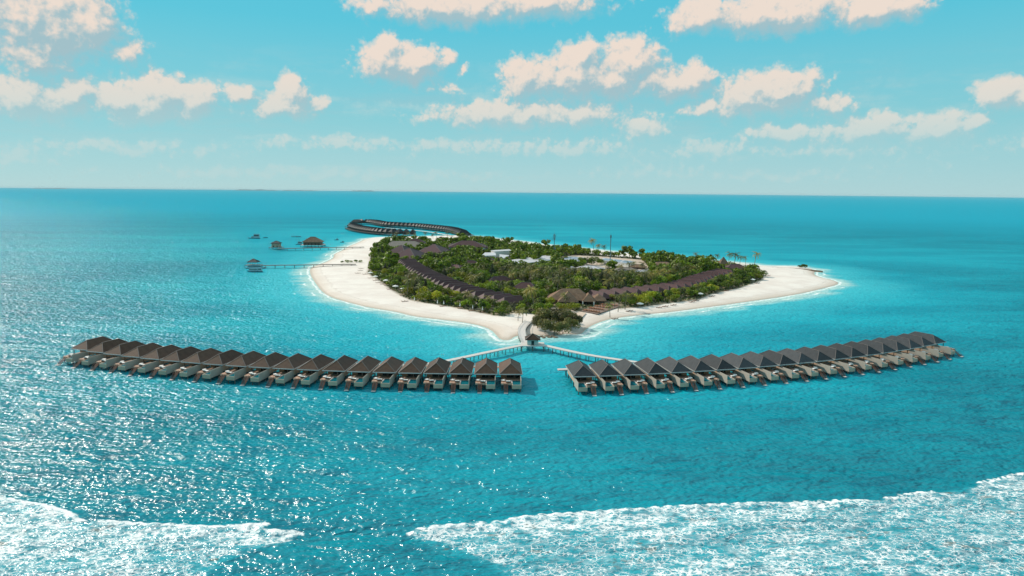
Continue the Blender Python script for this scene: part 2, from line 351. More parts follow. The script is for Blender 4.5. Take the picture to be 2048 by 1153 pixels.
for L in CR:
    for (ax, ay), (bx, by) in zip(L[:-1], L[1:]):
        ddx, ddy = bx-ax, by-ay; tt = np.clip(((SX[q]-ax)*ddx+(SY[q]-ay)*ddy)/(ddx*ddx+ddy*ddy), 0, 1)
        cr[q] = np.minimum(cr[q], np.hypot(SX[q]-ax-tt*ddx, SY[q]-ay-tt*ddy))
SZ = np.zeros(SX.shape)
side = np.where(fo > 0, 1, -1)*cr
SZ[q] = (.55*np.exp(-(np.where(side > 0, side/2.6, side/1.2)[q])**2))*np.clip(1.1+.3*np.sin(SX[q]*.31)+.45*np.sin(SX[q]*1.7+1), .3, 2)
swell = np.zeros(SX.shape)
for lam, ang, am in ((26, 8, .16), (17, -12, .12), (11, 20, .08), (8, -28, .05)):
    k = 2*math.pi/lam; swell += am*np.sin(k*(SX*math.sin(R(ang))+SY*math.cos(R(ang)))+1.7*np.sin(SX*.021*lam/20+ang)+lam)
SZ += np.where((RR < 900), swell*np.clip((900-RR)/500, 0, 1)*np.clip(-sh/60, 0, 1), 0)
na, nr = len(a1), len(r1); idx = np.arange(na*nr).reshape(nr, na)
nxt = np.roll(idx, -1, 1)
F = np.stack([idx[:-1], nxt[:-1], nxt[1:], idx[1:]], -1).reshape(-1, 4)[:, ::-1]
Vv = np.stack([SX.ravel(), SY.ravel(), SZ.ravel()], 1)
Vv = np.vstack([Vv, [[0, 0, 0]]]); cap = np.stack([np.full(na, len(Vv)-1), idx[0], nxt[0], nxt[0]], -1)
m, t, b = mat('sea_water'); p = geo(t); sh_a = t.attr('shore'); fo_a = t.attr('foam'); cr_a = t.attr('crest')
sx = t.n.new('ShaderNodeSeparateXYZ'); t.set(sx.inputs[0], p)
def mapped(scale, rot=0.):
    n = t.n.new('ShaderNodeMapping'); t.set(n.inputs[0], p); n.inputs[3].default_value = scale; n.inputs[2].default_value = (0, 0, R(rot)); return n.outputs[0]
w1 = t.noise(mapped((.075, .13, .1), 14), 1., 3, .6, .4); w2 = t.noise(mapped((.42, .56, .3), -14), 1., 1.6, .5, .15); w3 = t.noise(mapped((1.5, 1.7, 1.), 14), 1., 1, .5, .1)
big = t.noise(mapped((.004, .010, .01)), 1., 4, .55); med = t.noise(mapped((.02, .05, .02), 6), 1., 4, .6)
# colour of the water over deep, reef and sand bottoms
deep = t.mix(t.step(big, .35, .65), (.000, .205, .265), (.000, .265, .335))
deep = t.mix(t.m('MULTIPLY', t.step(med, .50, .70), .35), deep, (.0, .14, .20))
mot = t.noise(mapped((.055, .12, .05), -5), 1., 4, .7)
deep = t.mix(t.m('MULTIPLY', t.step(mot, .46, .66), .7), deep, (.0, .12, .18))
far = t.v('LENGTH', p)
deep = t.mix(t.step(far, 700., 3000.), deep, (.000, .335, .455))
lag = t.mix(t.step(big, .4, .62), (.002, .32, .415), (.006, .38, .47))
lagm = t.m('ADD', sh_a, t.m('MULTIPLY', t.m('SUBTRACT', big, .5), 260.))
cc = t.mix(t.m('MAXIMUM', t.step(lagm, -230., -30.), t.m('MULTIPLY', t.step(sx.outputs[1], 560., 900.), t.step(lagm, -750., -150., 0., .85))), deep, lag)
nd = t.m('ADD', sh_a, t.m('MULTIPLY', t.m('SUBTRACT', t.noise(mapped((.03, .05, .03)), 1., 3, .6), .5), 34.))
cc = t.mix(t.m('MULTIPLY', t.step(nd, -80., -8.), .62), cc, (.07, .54, .60))
cc = t.mix(t.step(nd, -22., -2.), cc, (.46, .66, .62))
# breaking foam
foam_n = t.noise(mapped((.16, .22, .2)), 1., 4, .6)
fd = t.m('ADD', fo_a, t.m('MULTIPLY', t.m('SUBTRACT', foam_n, .5), 5.))
iscr = t.step(t.m('SUBTRACT', fo_a, t.m('MULTIPLY', cr_a, .82)), -2.5, 0.)
soft = t.m('MAXIMUM', iscr, t.step(t.m('ADD', fd, t.m('MULTIPLY', t.m('SUBTRACT', foam_n, .5), 14.)), 0., 13.))
inside = t.step(fd, -.3, 1.)
warp = t.v('ADD', mapped((.6, .75, .5), 12), t.v('SCALE', t.v('SUBTRACT', t.noise(mapped((.5, .7, .4)), 1., 3, .6, col=True), (.5, .5, .5)), 1.6))
vo = t.n.new('ShaderNodeTexVoronoi'); vo.feature = 'DISTANCE_TO_EDGE'; vo.inputs['Scale'].default_value = .95; t.set(vo.inputs['Vector'], warp)
vo2 = t.n.new('ShaderNodeTexVoronoi'); vo2.feature = 'DISTANCE_TO_EDGE'; vo2.inputs['Scale'].default_value = 2.3; t.set(vo2.inputs['Vector'], warp)
lace = t.m('MINIMUM', vo.outputs[0], t.m('MULTIPLY', vo2.outputs[0], 2.6))
dens = t.noise(mapped((.03, .06, .04), 5), 1., 4, .65)
thr = t.m('MULTIPLY', t.m('MULTIPLY_ADD', t.step(dens, .42, .64), .115, .012), soft)
thr = t.m('MULTIPLY', thr, t.step(sx.outputs[0], 40., 110., .95, .5))
thr = t.m('ADD', thr, t.step(fd, 7., 0., 0., .12)); thr = t.m('MULTIPLY', thr, t.step(fd, 0., 3., .5, 1.))
lacem = t.m('SUBTRACT', 1., t.step(lace, t.m('MULTIPLY', thr, .55), t.m('ADD', thr, .06)))
fine = t.noise(mapped((2.2, 3.4, 2.)), 1., 3, .7)
lacem = t.m('MULTIPLY', lacem, t.step(fine, .15, .5, .55, 1.))
crw = t.m('ADD', cr_a, t.m('MULTIPLY', t.m('SUBTRACT', t.noise(mapped((.5, .5, .5)), 1., 3, .7), .5), 3.4))
crest = t.step(crw, 1.2, .2)
veil = t.m('MULTIPLY', t.m('MULTIPLY', t.step(t.noise(mapped((.16, .34, .2), -20), 1., 6, .72), .46, .74), .42), soft)
lacem = t.m('MULTIPLY', lacem, t.step(t.noise(mapped((.17, .34, .2), 9), 1., 5, .65), .38, .56, .06, 1.))
foam = t.m('MAXIMUM', t.m('MULTIPLY', t.m('MULTIPLY', inside, t.m('MAXIMUM', lacem, veil)), t.step(soft, .0, .25)), crest)
# wash along the beach
wn = t.m('ADD', sh_a, t.m('MULTIPLY', t.m('SUBTRACT', t.noise(mapped((.06, .06, .06)), 1., 4, .6), .5), 9.))
wash = t.m('MAXIMUM', t.step(t.m('ABSOLUTE', t.m('ADD', wn, 2.2)), 1.5, .4), t.m('MULTIPLY', t.step(t.m('ABSOLUTE', t.m('ADD', wn, 9.)), 1.4, .3), t.step(t.noise(mapped((.03, .03, .03)), 1., 2, .5), .5, .6)))
wash = t.m('MULTIPLY', wash, t.step(t.noise(mapped((.5, .5, .5)), 1., 3, .7), .3, .55))
foam = t.m('MAXIMUM', foam, t.m('MULTIPLY', wash, .85))
under = t.mix(t.m('MULTIPLY', inside, .35), cc, (.03, .42, .5))
under = t.mix(t.m('MULTIPLY', t.m('MULTIPLY', inside, t.step(t.noise(mapped((.09, .14, .05)), 1., 4, .65), .60, .68)), .75), under, (.13, .105, .07))
t.n.remove(b)
b1 = bump(t, w1, 1., 2.4); b2 = bump(t, w2, 1., 1.0, b1); b3 = bump(t, w3, 1., .30, b2)
bf = bump(t, fine, .6, .12, b1)
df = t.n.new('ShaderNodeBsdfDiffuse'); t.set(df.inputs[0], under); t.set(df.inputs['Normal'], bump(t, w2, 1., 1.1, bump(t, w1, 1., 2.2)))
g1_ = t.n.new('ShaderNodeBsdfGlossy'); g1_.inputs['Roughness'].default_value = .15; t.set(g1_.inputs['Normal'], b3)
g2_ = t.n.new('ShaderNodeBsdfGlossy'); g2_.inputs['Roughness'].default_value = .36; t.set(g2_.inputs['Normal'], b2)
gm = t.n.new('ShaderNodeMixShader'); gm.inputs[0].default_value = .18; t.l.new(g1_.outputs[0], gm.inputs[1]); t.l.new(g2_.outputs[0], gm.inputs[2])
fr_ = t.n.new('ShaderNodeFresnel'); fr_.inputs[0].default_value = 1.33; t.set(fr_.inputs[1], b3)
wm_ = t.n.new('ShaderNodeMixShader'); t.set(wm_.inputs[0], t.m('MINIMUM', t.m('MULTIPLY', fr_.outputs[0], .9), .085)); t.l.new(df.outputs[0], wm_.inputs[1]); t.l.new(gm.outputs[0], wm_.inputs[2])
fd_ = t.n.new('ShaderNodeBsdfDiffuse'); fd_.inputs[0].default_value = (.92, .92, .90, 1); t.set(fd_.inputs['Normal'], bf)
fm_ = t.n.new('ShaderNodeMixShader'); t.set(fm_.inputs[0], foam); t.l.new(wm_.outputs[0], fm_.inputs[1]); t.l.new(fd_.outputs[0], fm_.inputs[2])
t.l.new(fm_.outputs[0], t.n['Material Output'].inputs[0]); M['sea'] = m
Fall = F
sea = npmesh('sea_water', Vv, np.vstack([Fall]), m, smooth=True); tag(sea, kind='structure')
for n_, a_ in (('shore', sh), ('foam', fo), ('crest', cr)): fattr(sea, n_, np.append(a_.ravel(), 0))
# ---------------------------------------------------------------- overwater villas
LB = [(207,673.5),(237,677),(271,682),(305,686),(343,689.5),(382,693),(422,696.5),(464,699.5),(506,702.5),(550,705),(596,707),(643,708.6),(690,710),(737.6,712),(783,713),(829.5,714.5),(876,715.6),(924,716.5),(972,716.9),(1022,716)]
RB = [(1157.5,721),(1205,719),(1249,717.5),(1294,716),(1339.5,714),(1382.5,712),(1422.5,709),(1463,706),(1501.5,703.3),(1538,700),(1575.4,696.7),(1608,693.4),(1641,691),(1674,687),(1704,683.4),(1731,679.4),(1759,675.6),(1783,671.6),(1806,667.7),(1831,663.4)]
def curve(L, z, deg=3):
    P = np.array([at(*q, z) for q in L]); i = np.linspace(-1, 1, len(L))
    cx, cy = np.polyfit(i, P[:, 0], deg), np.polyfit(i, P[:, 1], deg)
    x, y = np.polyval(cx, i), np.polyval(cy, i); tx, ty = np.polyval(np.polyder(cx), i), np.polyval(np.polyder(cy), i)
    return list(zip(x, y, np.arctan2(ty, tx)))
ZE, ZR, DK = 5.55, 8.9, 3.0
def villa(sx, name, label, group, mr='roof'):
    """local frame: roof ridge back end at origin, sea front towards -y; sx=1 puts the privacy screen on +x"""
    r = empty(name, (0, 0, 0)); tag(r, label, 'villa', group)
    X = lambda a, b: (min(a*sx, b*sx), max(a*sx, b*sx))
    rf = MB().hip(-4.75, 4.75, -13.6, 4.4, ZE, ZR, -9.2, 0).build('roof', M[mr], r)
    c = MB(); c.beam((0,-9.2,ZR+.04), (0,0,ZR+.04), .3, .12)
    for x in (-4.75, 4.75): c.beam((x*.99,-13.5,ZE+.05), (0,-9.2,ZR+.05), .22, .1); c.beam((x*.99,4.3,ZE+.05), (0,0,ZR+.05), .22, .1)
    c.build('ridge_cap', M['cap'], rf)
    e = MB(); z0, z1 = ZE-.34, ZE+.03
    e.box(-4.83,4.83,-13.72,-13.605,z0,z1).box(-4.83,4.83,4.405,4.5,z0,z1).box(-4.83,-4.755,-13.6,4.4,z0,z1).box(4.755,4.83,-13.6,4.4,z0,z1); e.build('fascia', M['fascia'], rf)
    w = MB(); w.box(*X(3.85,4.05), -12.6, 3.4, 2.5, ZE-.29).box(*X(-4.05,-3.85), -9.6, 3.4, 2.5, ZE-.29).box(-3.84,3.84, 3.2,3.4, 2.5, ZE-.29)
    w.build('wall', M['wall'], r)
    g_ = MB(); g_.box(-3.84,3.84,-9.5,-9.4,DK,ZE-.3); go = g_.build('glass_door', M['dark'], r)
    for x in (-1.9,0,1.9): MB().box(x-.06,x+.06,-9.62,-9.51,DK,ZE-.3).build('door_mullion', M['walld'], go)
    for x in (-3.9*sx, 1.4*sx): MB().box(x-.12,x+.12,-12.9,-12.66,DK,ZE-.35).build('post', M['walld'], r)
    MB().box(*X(-1.6,-3.7), -9.75, -9.64, DK, 5.0).build('curtain', M['orange'], r)
    d = MB(); d.box(*X(-4.05,.55), -18.4, 3.4, DK-.28, DK).box(*X(.55,3.84), -14.2, 3.4, DK-.28, DK); d.build('deck', M['deck'], r)
    s_ = MB(); s_.box(*X(.3,4.05), -21.0, -20.75, 1.35, DK+.02).box(*X(.3,.55), -20.75, -18.4, 1.35, DK+.02).box(*X(-4.05,.3), -18.6, -18.41, 2.3, DK-.02)
    s_.box(*X(.56,3.84), -20.74, -14.2, 1.4, 1.6); s_.build('deck_skirt', M['skirt'], r)
    MB().box(*X(.56,3.84), -20.74, -14.21, 1.61, DK-.12).build('plunge_pool', M['pool'], r)
    MB().box(*X(3.86,4.06), -20.74, -12.61, 1.5, 4.85).build('privacy_screen', M['screen'], r)
    MB().box(*X(.05,.54), -18.3, -14.3, DK+.002, DK+.12).build('pool_edge', M['pale'], r)
    st = MB(); n = 9
    for i in range(n):
        u = (i+.5)/n; st.box(*X(-2.9,-1.5), -18.6-u*3.7-.26, -18.6-u*3.7+.16, DK-u*2.7-.08, DK-u*2.7)
    for x in (-2.95*sx, -1.45*sx): st.beam((x,-18.6,DK-.1), (x,-22.5,.25), .1, .28); st.beam((x,-18.6,DK+.85), (x,-22.5,1.15), .08, .08); st.box(x-.05,x+.05,-22.5,-22.4,-1,1.2)
    so = st.build('stair', M['stair'], r)
    MB().box(*X(-3.0,-1.4), -23.6, -22.5, .12, .3).build('landing', M['pale'], so)
    for (x, y) in ((-3.7,2.6),(3.7,2.6),(-3.7,-3.4),(3.7,-3.4),(-3.7,-9.4),(3.7,-9.4),(-3.7,-15),(0,-15),(3.7,-15),(-3.7,-18.1),(.7,-20.3),(3.7,-20.3)):
        MB().tube((x*sx,y,-1.5), (x*sx,y,2.72 if y > -20.2 else 1.4), .19, n=7).build('pile', M['pile'], r)
    for y in (2.6,-3.4,-9.4,-15): MB().box(-3.8,3.8,y-.15,y+.15,2.35,2.7).build('cross_beam', M['pile'], r)
    freeze(r); return r
def lounger():
    r = empty('sun_lounger', (0,0,0)); tag(r, 'x', 'lounger')
    MB().box(-.95,.95,-1,1,.12,.34).build('frame', M['stair'], r)
    m_ = MB().box(-.9,-.05,-.95,.5,.345,.5).box(.05,.9,-.95,.5,.345,.5); m_.add([(-.9,.5,.34),(.9,.5,.34),(.9,1.15,.75),(-.9,1.15,.75),(-.9,.5,.5),(.9,.5,.5),(.9,1.1,.9),(-.9,1.1,.9)],[(3,2,1,0),(4,5,6,7),(0,1,5,4),(1,2,6,5),(2,3,7,6),(3,0,4,7)])
    m_.build('cushion', M['cush'], r); freeze(r); return r
def daybed():
    r = empty('daybed', (0,0,0)); tag(r, 'x', 'daybed')
    MB().tube((0,0,0),(0,0,.35),.95,1.0,12).build('base', M['orange'], r); MB().tube((0,0,.351),(0,0,.55),.93,.88,12).build('cushion', M['cush'], r)
    freeze(r); return r
LOUNGE, DAYBED = lounger(), daybed(); used = {}
def place(proto, x, y, z, rz, label, group=None, s=None, key=None):
    key = key or proto.name
    if key not in used:
        used[key] = 1; r = proto; r.location = (x, y, z); r.rotation_euler = (0, 0, rz); r['label'] = label
        if s is not None: r.scale = (s,)*3 if not isinstance(s, tuple) else s
    else: r = dup(proto, (x, y, z), rz, s, label)
    if group: r['group'] = group
    return r
VL = villa(1, 'overwater_villa', 'x', 'overwater villas in the two long rows'); VR = villa(-1, 'overwater_villa', 'x', 'overwater villas in the two long rows', 'roofs')
ROWL, ROWR = curve(LB, ZR), curve(RB, ZR)
for rows, pro, sx, nm, nam in ((ROWL, VL, 1, 'brown-roofed row', 0), (ROWR, VR, -1, 'grey-roofed row', 1)):
    for i, (x, y, a) in enumerate(rows):
        if nam == 0: a *= .62+.38*min(1, i/7)
        k = len(rows)-1-i if nam == 0 else i
        if nam == 1: a -= R(3)
        lab = f'{nth(k)} overwater villa from the channel gap in the {nm}' if k not in (0, 19) else (f'overwater villa of the {nm} standing beside the open channel gap' if k == 0 else f'outermost overwater villa of the {nm}, farthest from the channel gap')
        place(pro, x, y, 0, a+R(rng.normal()*.5), lab, key=pro.name+'v')
        ca_, sa = math.cos(a), math.sin(a); L2 = lambda px, py: (x+px*ca_-py*sa, y+px*sa+py*ca_)
        place(LOUNGE, *L2(-.9*sx, -17.0), DK, a+math.pi+.1*rng.normal(), f'pair of white cushioned loungers on deck of {nth(k)} villa from gap, {nm}', 'white loungers on the villa decks')
        place(DAYBED, *L2(-2.9*sx, -15.2), DK, a, f'round white daybed on deck of {nth(k)} villa from gap, {nm}', 'round daybeds on the villa decks')
# ---------------------------------------------------------------- jetties
def walkway(name, label, P, z, w, sp, mdeck, z0=-1.5, rail=False):
    r = empty(name, (P[0][0], P[0][1], 0)); tag(r, label, 'jetty'); ox, oy = P[0]
    P = [(a-ox, b-oy) for a, b in P]; zs = z if isinstance(z, list) else [z]*len(P)
    V = []; acc = 0; nxt_ = sp/2; piles = []
    for i, (a, b) in enumerate(P):
        p0 = P[max(0, i-1)]; p1 = P[min(len(P)-1, i+1)]; d = Vector((p1[0]-p0[0], p1[1]-p0[1])).normalized(); n = Vector((-d.y, d.x))*w/2
        for s_ in (1, -1):
            for zz in (0, -.45): V.append((a+n.x*s_, b+n.y*s_, zs[i]+zz))
        if i:
            L = math.dist(P[i-1], P[i])
            while nxt_ < acc+L:
                u = (nxt_-acc)/L; piles.append((P[i-1][0]+(a-P[i-1][0])*u, P[i-1][1]+(b-P[i-1][1])*u, n, zs[i-1]+(zs[i]-zs[i-1])*u)); nxt_ += sp
            acc += L
    F = []
    for i in range(len(P)-1):
        o = i*4; q = o+4; F += [(o, o+2, q+2, q), (o+1, q+1, q+3, o+3), (o, q, q+1, o+1), (o+2, o+3, q+3, q+2)]
    F += [(0,1,3,2), (len(V)-4, len(V)-2, len(V)-1, len(V)-3)]
    MB().add(V, F).build('boardwalk', mdeck, r)
    for a, b, n, zz in piles:
        m_ = MB()
        for s_ in (.85, -.85): m_.tube((a+n.x*s_, b+n.y*s_, z0), (a+n.x*s_, b+n.y*s_, zz-.6), .17, n=6)
        m_.beam((a+n.x*1.05, b+n.y*1.05, zz-.48), (a-n.x*1.05, b-n.y*1.05, zz-.48), .3, .25); m_.build('trestle', M['pile'], r)
    if rail:
        for j in (0, 2):
            m_ = MB()
            for i in range(len(P)-1):
                A_, B_ = V[i*4+j], V[i*4+4+j]; m_.beam((A_[0],A_[1],A_[2]+.95), (B_[0],B_[1],B_[2]+.95), .09, .09)
                for u in np.arange(0, 1, max(.05, 2.5/math.dist(A_, B_))): m_.box(A_[0]+(B_[0]-A_[0])*u-.05, A_[0]+(B_[0]-A_[0])*u+.05, A_[1]+(B_[1]-A_[1])*u-.05, A_[1]+(B_[1]-A_[1])*u+.05, A_[2], A_[2]+.95)
            m_.build('handrail', M['pale'], r)
    return r
def resamp(P, step=4.):
    P = np.array(P, float); s_ = np.r_[0, np.cumsum(np.hypot(*np.diff(P, axis=0).T))]; u = np.linspace(0, s_[-1], max(2, int(s_[-1]/step)))
    for _ in range(1): x = np.interp(u, s_, P[:, 0]); y = np.interp(u, s_, P[:, 1])
    for _ in range(6): x[1:-1] = (x[:-2]+2*x[1:-1]+x[2:])/4; y[1:-1] = (y[:-2]+2*y[1:-1]+y[2:])/4
    return list(zip(x, y))
def behind(rows, off): return [(x-off*math.sin(a), y+off*math.cos(a)) for x, y, a in rows]
BL = behind(ROWL, 8.2)[::-1]; BR = behind(ROWR, 8.2)
hubL = [at(1046, 690, 3), at(990, 701, 3), at(940, 712, 3), at(890, 722.5, 3)]
hubR = [at(1086, 690, 3), at(1125, 699, 3), at(1180, 711, 3), at(1262, 723, 3)]
k0 = next(i for i, p in enumerate(BL) if p[0] < hubL[-1][0]-6); k1 = next(i for i, p in enumerate(BR) if p[0] > hubR[-1][0]+6)
walkway('jetty', 'pale boardwalk on stilts running from pavilion behind brown-roofed villas', resamp(hubL+BL[k0:]), 3.0, 3.0, 5.2, M['pale'])
walkway('jetty', 'pale boardwalk on stilts running from pavilion behind grey-roofed villas', resamp(hubR+BR[k1:]), 3.0, 3.0, 5.2, M['pale'])
walkway('jetty', 'short stilted boardwalk spur serving three brown-roofed villas by the gap', resamp([BL[k0]]+BL[:k0][::-1]+[(BL[0][0]+2, BL[0][1])]), 2.98, 2.4, 5.2, M['deck'])
walkway('jetty', 'short stilted boardwalk spur serving grey-roofed villas by the gap', resamp([BR[k1]]+BR[:k1][::-1]+[(BR[0][0]-7, BR[0][1]-1)]), 2.98, 2.4, 5.2, M['pale'])
pc = at(1065, 700, 0)
walkway('ramp_boardwalk', 'curved pale boardwalk ramp linking the hub pavilion to the sandy point', resamp([(pc[0]-3, pc[1]+4), at(1045, 672, 2.9), at(1042, 662, 2.6), at(1048, 652, 2.3), at(1058, 645, 2.0)], 3), 2.6, 4.2, 5, M['pale'], 0, True)
def hutlike(name, label, cat, c, w, d, rz, z0, ze, zr, rid, over, mroof, mwall, group=None, floor=None, openf=None, piles=False, kw=0, wing=None, ridge_x=True):
    """building: hip roof (ridge along local x), walls, trim; c=(x,y)"""
    r = empty(name, (c[0], c[1], 0), rz); tag(r, label, cat, group)
    a, b = w/2+over, d/2+over
    rb = MB(); rb.hip(-b, b, -a, a, ze, zr, -rid/2, rid/2)
    rb.v = [(y, -x, z) for x, y, z in rb.v]
    ro = rb.build('roof', mroof, r)
    cp = MB(); cp.beam((-rid/2-.01,0,zr+.06), (rid/2+.01,0,zr+.06), .45, .18)
    for sx_ in (-1, 1):
        for sy in (-1, 1): cp.beam((sx_*a*.99, sy*b*.99, ze+.06), (sx_*rid/2, 0, zr+.06), .35, .14)
    cp.build('ridge_cap', M['cap'], ro)
    if mwall:
        wm = MB(); wm.box(-w/2, w/2, -d/2, -d/2+.2, z0, ze-.2).box(-w/2, w/2, d/2-.2, d/2, z0, ze-.2).box(-w/2, -w/2+.2, -d/2+.2, d/2-.2, z0, ze-.2).box(w/2-.2, w/2, -d/2+.2, d/2-.2, z0, ze-.2)
        wm.build('wall', mwall, r)
        n = max(1, int(w/4.5))
        for i in range(n):
            x = -w/2+(i+.5)*w/n; hh = min(2.2, (ze-z0)*.75)
            MB().box(x-.7, x+.7, -d/2-.06, -d/2-.005, z0+.1, z0+hh).build('glass_door' if i % 2 == 0 else 'window', M['dark'], r)
    else:
        for sx_ in (-1, 1):
            for sy in (-1, 1): MB().box(sx_*w/2-.15, sx_*w/2+.15, sy*d/2-.15, sy*d/2+.15, z0, ze-.15).build('post', M['pale'] if openf is None else openf, r)
    if floor:
        fw, fd, fz, fm = floor; MB().box(-fw/2, fw/2, -fd/2, fd/2, fz-.35, fz).build('platform', fm, r)
        if piles:
            for x in np.linspace(-fw/2+.5, fw/2-.5, max(2, int(fw/4.5)+1)):
                for y in (-fd/2+.5, fd/2-.5): MB().tube((x, y, -1.5), (x, y, fz-.35), .2, n=6).build('pile', M['pile'], r)
    freeze(r); return r
hutlike('pavilion', 'small square pavilion with brown pyramid roof where the two jetties meet', 'pavilion', pc, 5.6, 5.2, 0, 3, 6.0, 8.4, .4, 1.1, M['roof'], M['wallt'], floor=(12, 9, 3.01, M['pale']), piles=True)
# ---------------------------------------------------------------- far villa loop
fr = empty('overwater_villa', (0,0,0)); tag(fr, 'x', 'villa')
f_ = MB().hip(-4.75,4.75,-15,4.4,ZE-.4,ZR+.5,-9.2,0).build('roof', M['loop'], fr)
f_ = MB().box(-4,4,-12.4,3.4,2.5,ZE-.29).build('wall', M['pile'], fr)
f_ = MB().box(-4,4,-22,3.4,2.2,2.49)
for x in (-3.6, 3.6):
    for y in (-21, -12, 2): f_.box(x-.2, x+.2, y-.2, y+.2, -1, 2.19)
f_.build('deck', M['pile'], fr); MB().box(3.8,4.0,-18,-12.41,2.5,4.6).build('privacy_screen', M['pile'], fr); freeze(fr)
def zc(L): return [at(680+x/7.877, 430+y/7.877, ZR) for x, y in L]
FARROW = zc([(1905,268),(1800,232),(1700,209),(1600,198),(1500,187),(1385,175),(1250,161),(1105,151),(945,145),(775,136),(680,131),(550,104),(450,92),(350,90),(255,100)])
NEARROW = zc([(255,160),(350,190),(450,207),(560,221),(680,235),(830,245),(990,252),(1170,252)])
def even(P, sp):
    P = np.array(P); s_ = np.r_[0, np.cumsum(np.hypot(*np.diff(P, axis=0).T))]; u = np.arange(0, s_[-1]+.1, sp); x = np.interp(u, s_, P[:,0]); y = np.interp(u, s_, P[:,1])
    for _ in range(3): x[1:-1] = (x[:-2]+2*x[1:-1]+x[2:])/4; y[1:-1] = (y[:-2]+2*y[1:-1]+y[2:])/4
    tx, ty = np.gradient(x), np.gradient(y); return x, y, np.arctan2(ty, tx)
x_, y_, a_ = even(FARROW, 12.2)
for i in range(len(x_)): place(fr, x_[i], y_[i], 0, a_[i], f'{nth(i)} dark-roofed villa from the beach end of the far loop\'s outer row', 'small villas in the far loop', key='farv', s=(1.0, 1.05, 1.3))
x2, y2, a2 = even(NEARROW, 12.0)
for i in range(len(x2)): place(fr, x2[i], y2[i], 0, a2[i], f'{nth(i)} dark-roofed villa from the seaward tip in the far loop\'s inner row', 'small villas in the far loop', key='farv', s=(1.0, 1.05, 1.3))
tx_, ty_ = zc([(235,128)])[0]; place(fr, tx_, ty_, 0, -1.2, 'lone dark villa at the seaward tip of the far loop', key='farv', s=1.0)
walkway('jetty', 'pale boardwalk threading between the two rows of the far villa loop', resamp([at(905, 473, 2), at(860, 464, 3), at(810, 459, 3), at(770, 456, 3)], 15), 3, 5, 14, M['pale'])
# ---------------------------------------------------------------- lagoon jetties, pavilions and boats
JA0, JA1 = at(712, 529, 3), at(507, 531.5, 3)
walkway('jetty', 'long thin timber jetty crossing the lagoon to the nearer arrival pavilion', resamp([JA0, JA1], 20), 3.2, 4.4, 9.5, M['pile'])
pa = at(507.5, 536, 0); hutlike('pavilion', 'open arrival pavilion with grey pyramid roof at the nearer lagoon jetty end', 'pavilion', pa, 8, 8, 0, 3, 6.2, 9.4, .5, 1.2, M['roofs'], None, floor=(15, 11, 3.01, M['pile']), piles=True, openf=M['wallw'])
JB0, JB1 = at(728, 494.5, 3), at(555, 497.5, 3)
walkway('jetty', 'long thin timber jetty crossing the lagoon to the farther two pavilions', resamp([JB0, JB1], 20), 3.2, 5.0, 10.5, M['pile'])
pb = at(553, 499, 0); hutlike('pavilion', 'small square house with cream walls at the farther jetty end', 'pavilion', pb, 10, 9, 0, 3, 8.4, 11.5, 1, 1.2, M['roofs'], M['wall'], floor=(17, 12, 3.01, M['walld']), piles=True)
pe = at(623, 495, 0); hutlike('spa_house', 'wide overwater house with large thatched roof beside the farther jetty', 'house', (pe[0], pe[1]+8), 24, 14, .05, 3, 7.2, 14.2, 6, 2.0, M['thatch'], M['walld'], floor=(31, 20, 3.01, M['pale']), piles=True)
def boat(label, px, py, L, B, rz, cabin, mh, mast=False):
    r = empty('boat', (*at(px, py, 0), 0), rz); tag(r, label, 'boat')
    sec = [(-.5,.75,1.0,.1),(-.25,.95,.95,0),(.1,1,1.0,0),(.35,.7,1.2,.05),(.5,.05,1.75,.7)]; V = []
    for u, w_, h, kz in sec:
        V += [(u*L, -B/2*w_, h), (u*L, -B/2*w_*.75, .15+kz), (u*L, 0, -.35+kz), (u*L, B/2*w_*.75, .15+kz), (u*L, B/2*w_, h)]
    F = []
    for i in range(4):
        for j in range(4): a = i*5+j; F.append((a, a+5, a+6, a+1))
        F.append((i*5+4, i*5+9, i*5+5, i*5))
    F += [(0,1,2,3,4), (24,23,22,21,20)]
    MB().add(V, F).build('hull', mh, r)
    for (u0, u1, h, w_) in cabin:
        c = MB().box(u0*L, u1*L, -B*w_/2, B*w_/2, 1.0, 1.0+h-.15).build('cabin', M['hullw'], r)
        MB().box(u0*L-.3, u1*L+.3, -B*w_/2-.2, B*w_/2+.2, 1.0+h-.149, 1.0+h).build('canopy', M['hull'], c)
        MB().box(u0*L+.3, u1*L-.3, -B*w_/2-.03, B*w_/2+.03, 1.0+h*.45, 1.0+h*.75).build('window', M['dark'], c)
    return r
boat('tall two-deck boat anchored alone off the farther jetty', 508, 477.5, 19, 5, math.pi+.1, [(-.45,.0,6.5,.85),(-.1,.2,2.6,.7)], M['hull'])
boat('long pale covered boat moored against the nearer arrival pavilion', 512, 537.5, 20, 4.2, .05, [(-.4,.28,2.4,.85)], M['hullw'])
boat('dark covered boat floating in front of the nearer arrival pavilion', 510, 544.5, 15, 3.8, math.pi, [(-.2,.35,2.2,.85),(-.45,-.22,3.1,.6)], M['hull'])
boat('low dark boat between the anchored ship and the thatched spa', 592, 474.5, 16, 2.6, 0, [(0,.2,.7,.6)], M['hull'])
boat('tiny dark boat just beyond the small jetty house', 531, 476.5, 8, 1.8, 0, [(-.2,.1,.4,.5)], M['hull'])
boat('small dark boat floating between the thatched spa and the beach', 673, 480.8, 7, 2.4, 0, [(0,.3,1.6,.7)], M['hull'])
boat('smallest dark boat closest to the sandy beach', 684.5, 485.5, 6, 2, .2, [(-.1,.3,1.0,.7)], M['hull'])
boat('dark boat tucked behind the seaward side of the thatched spa', 602, 489.5, 15, 4, .3, [(-.3,.1,3.2,.8)], M['hull'])
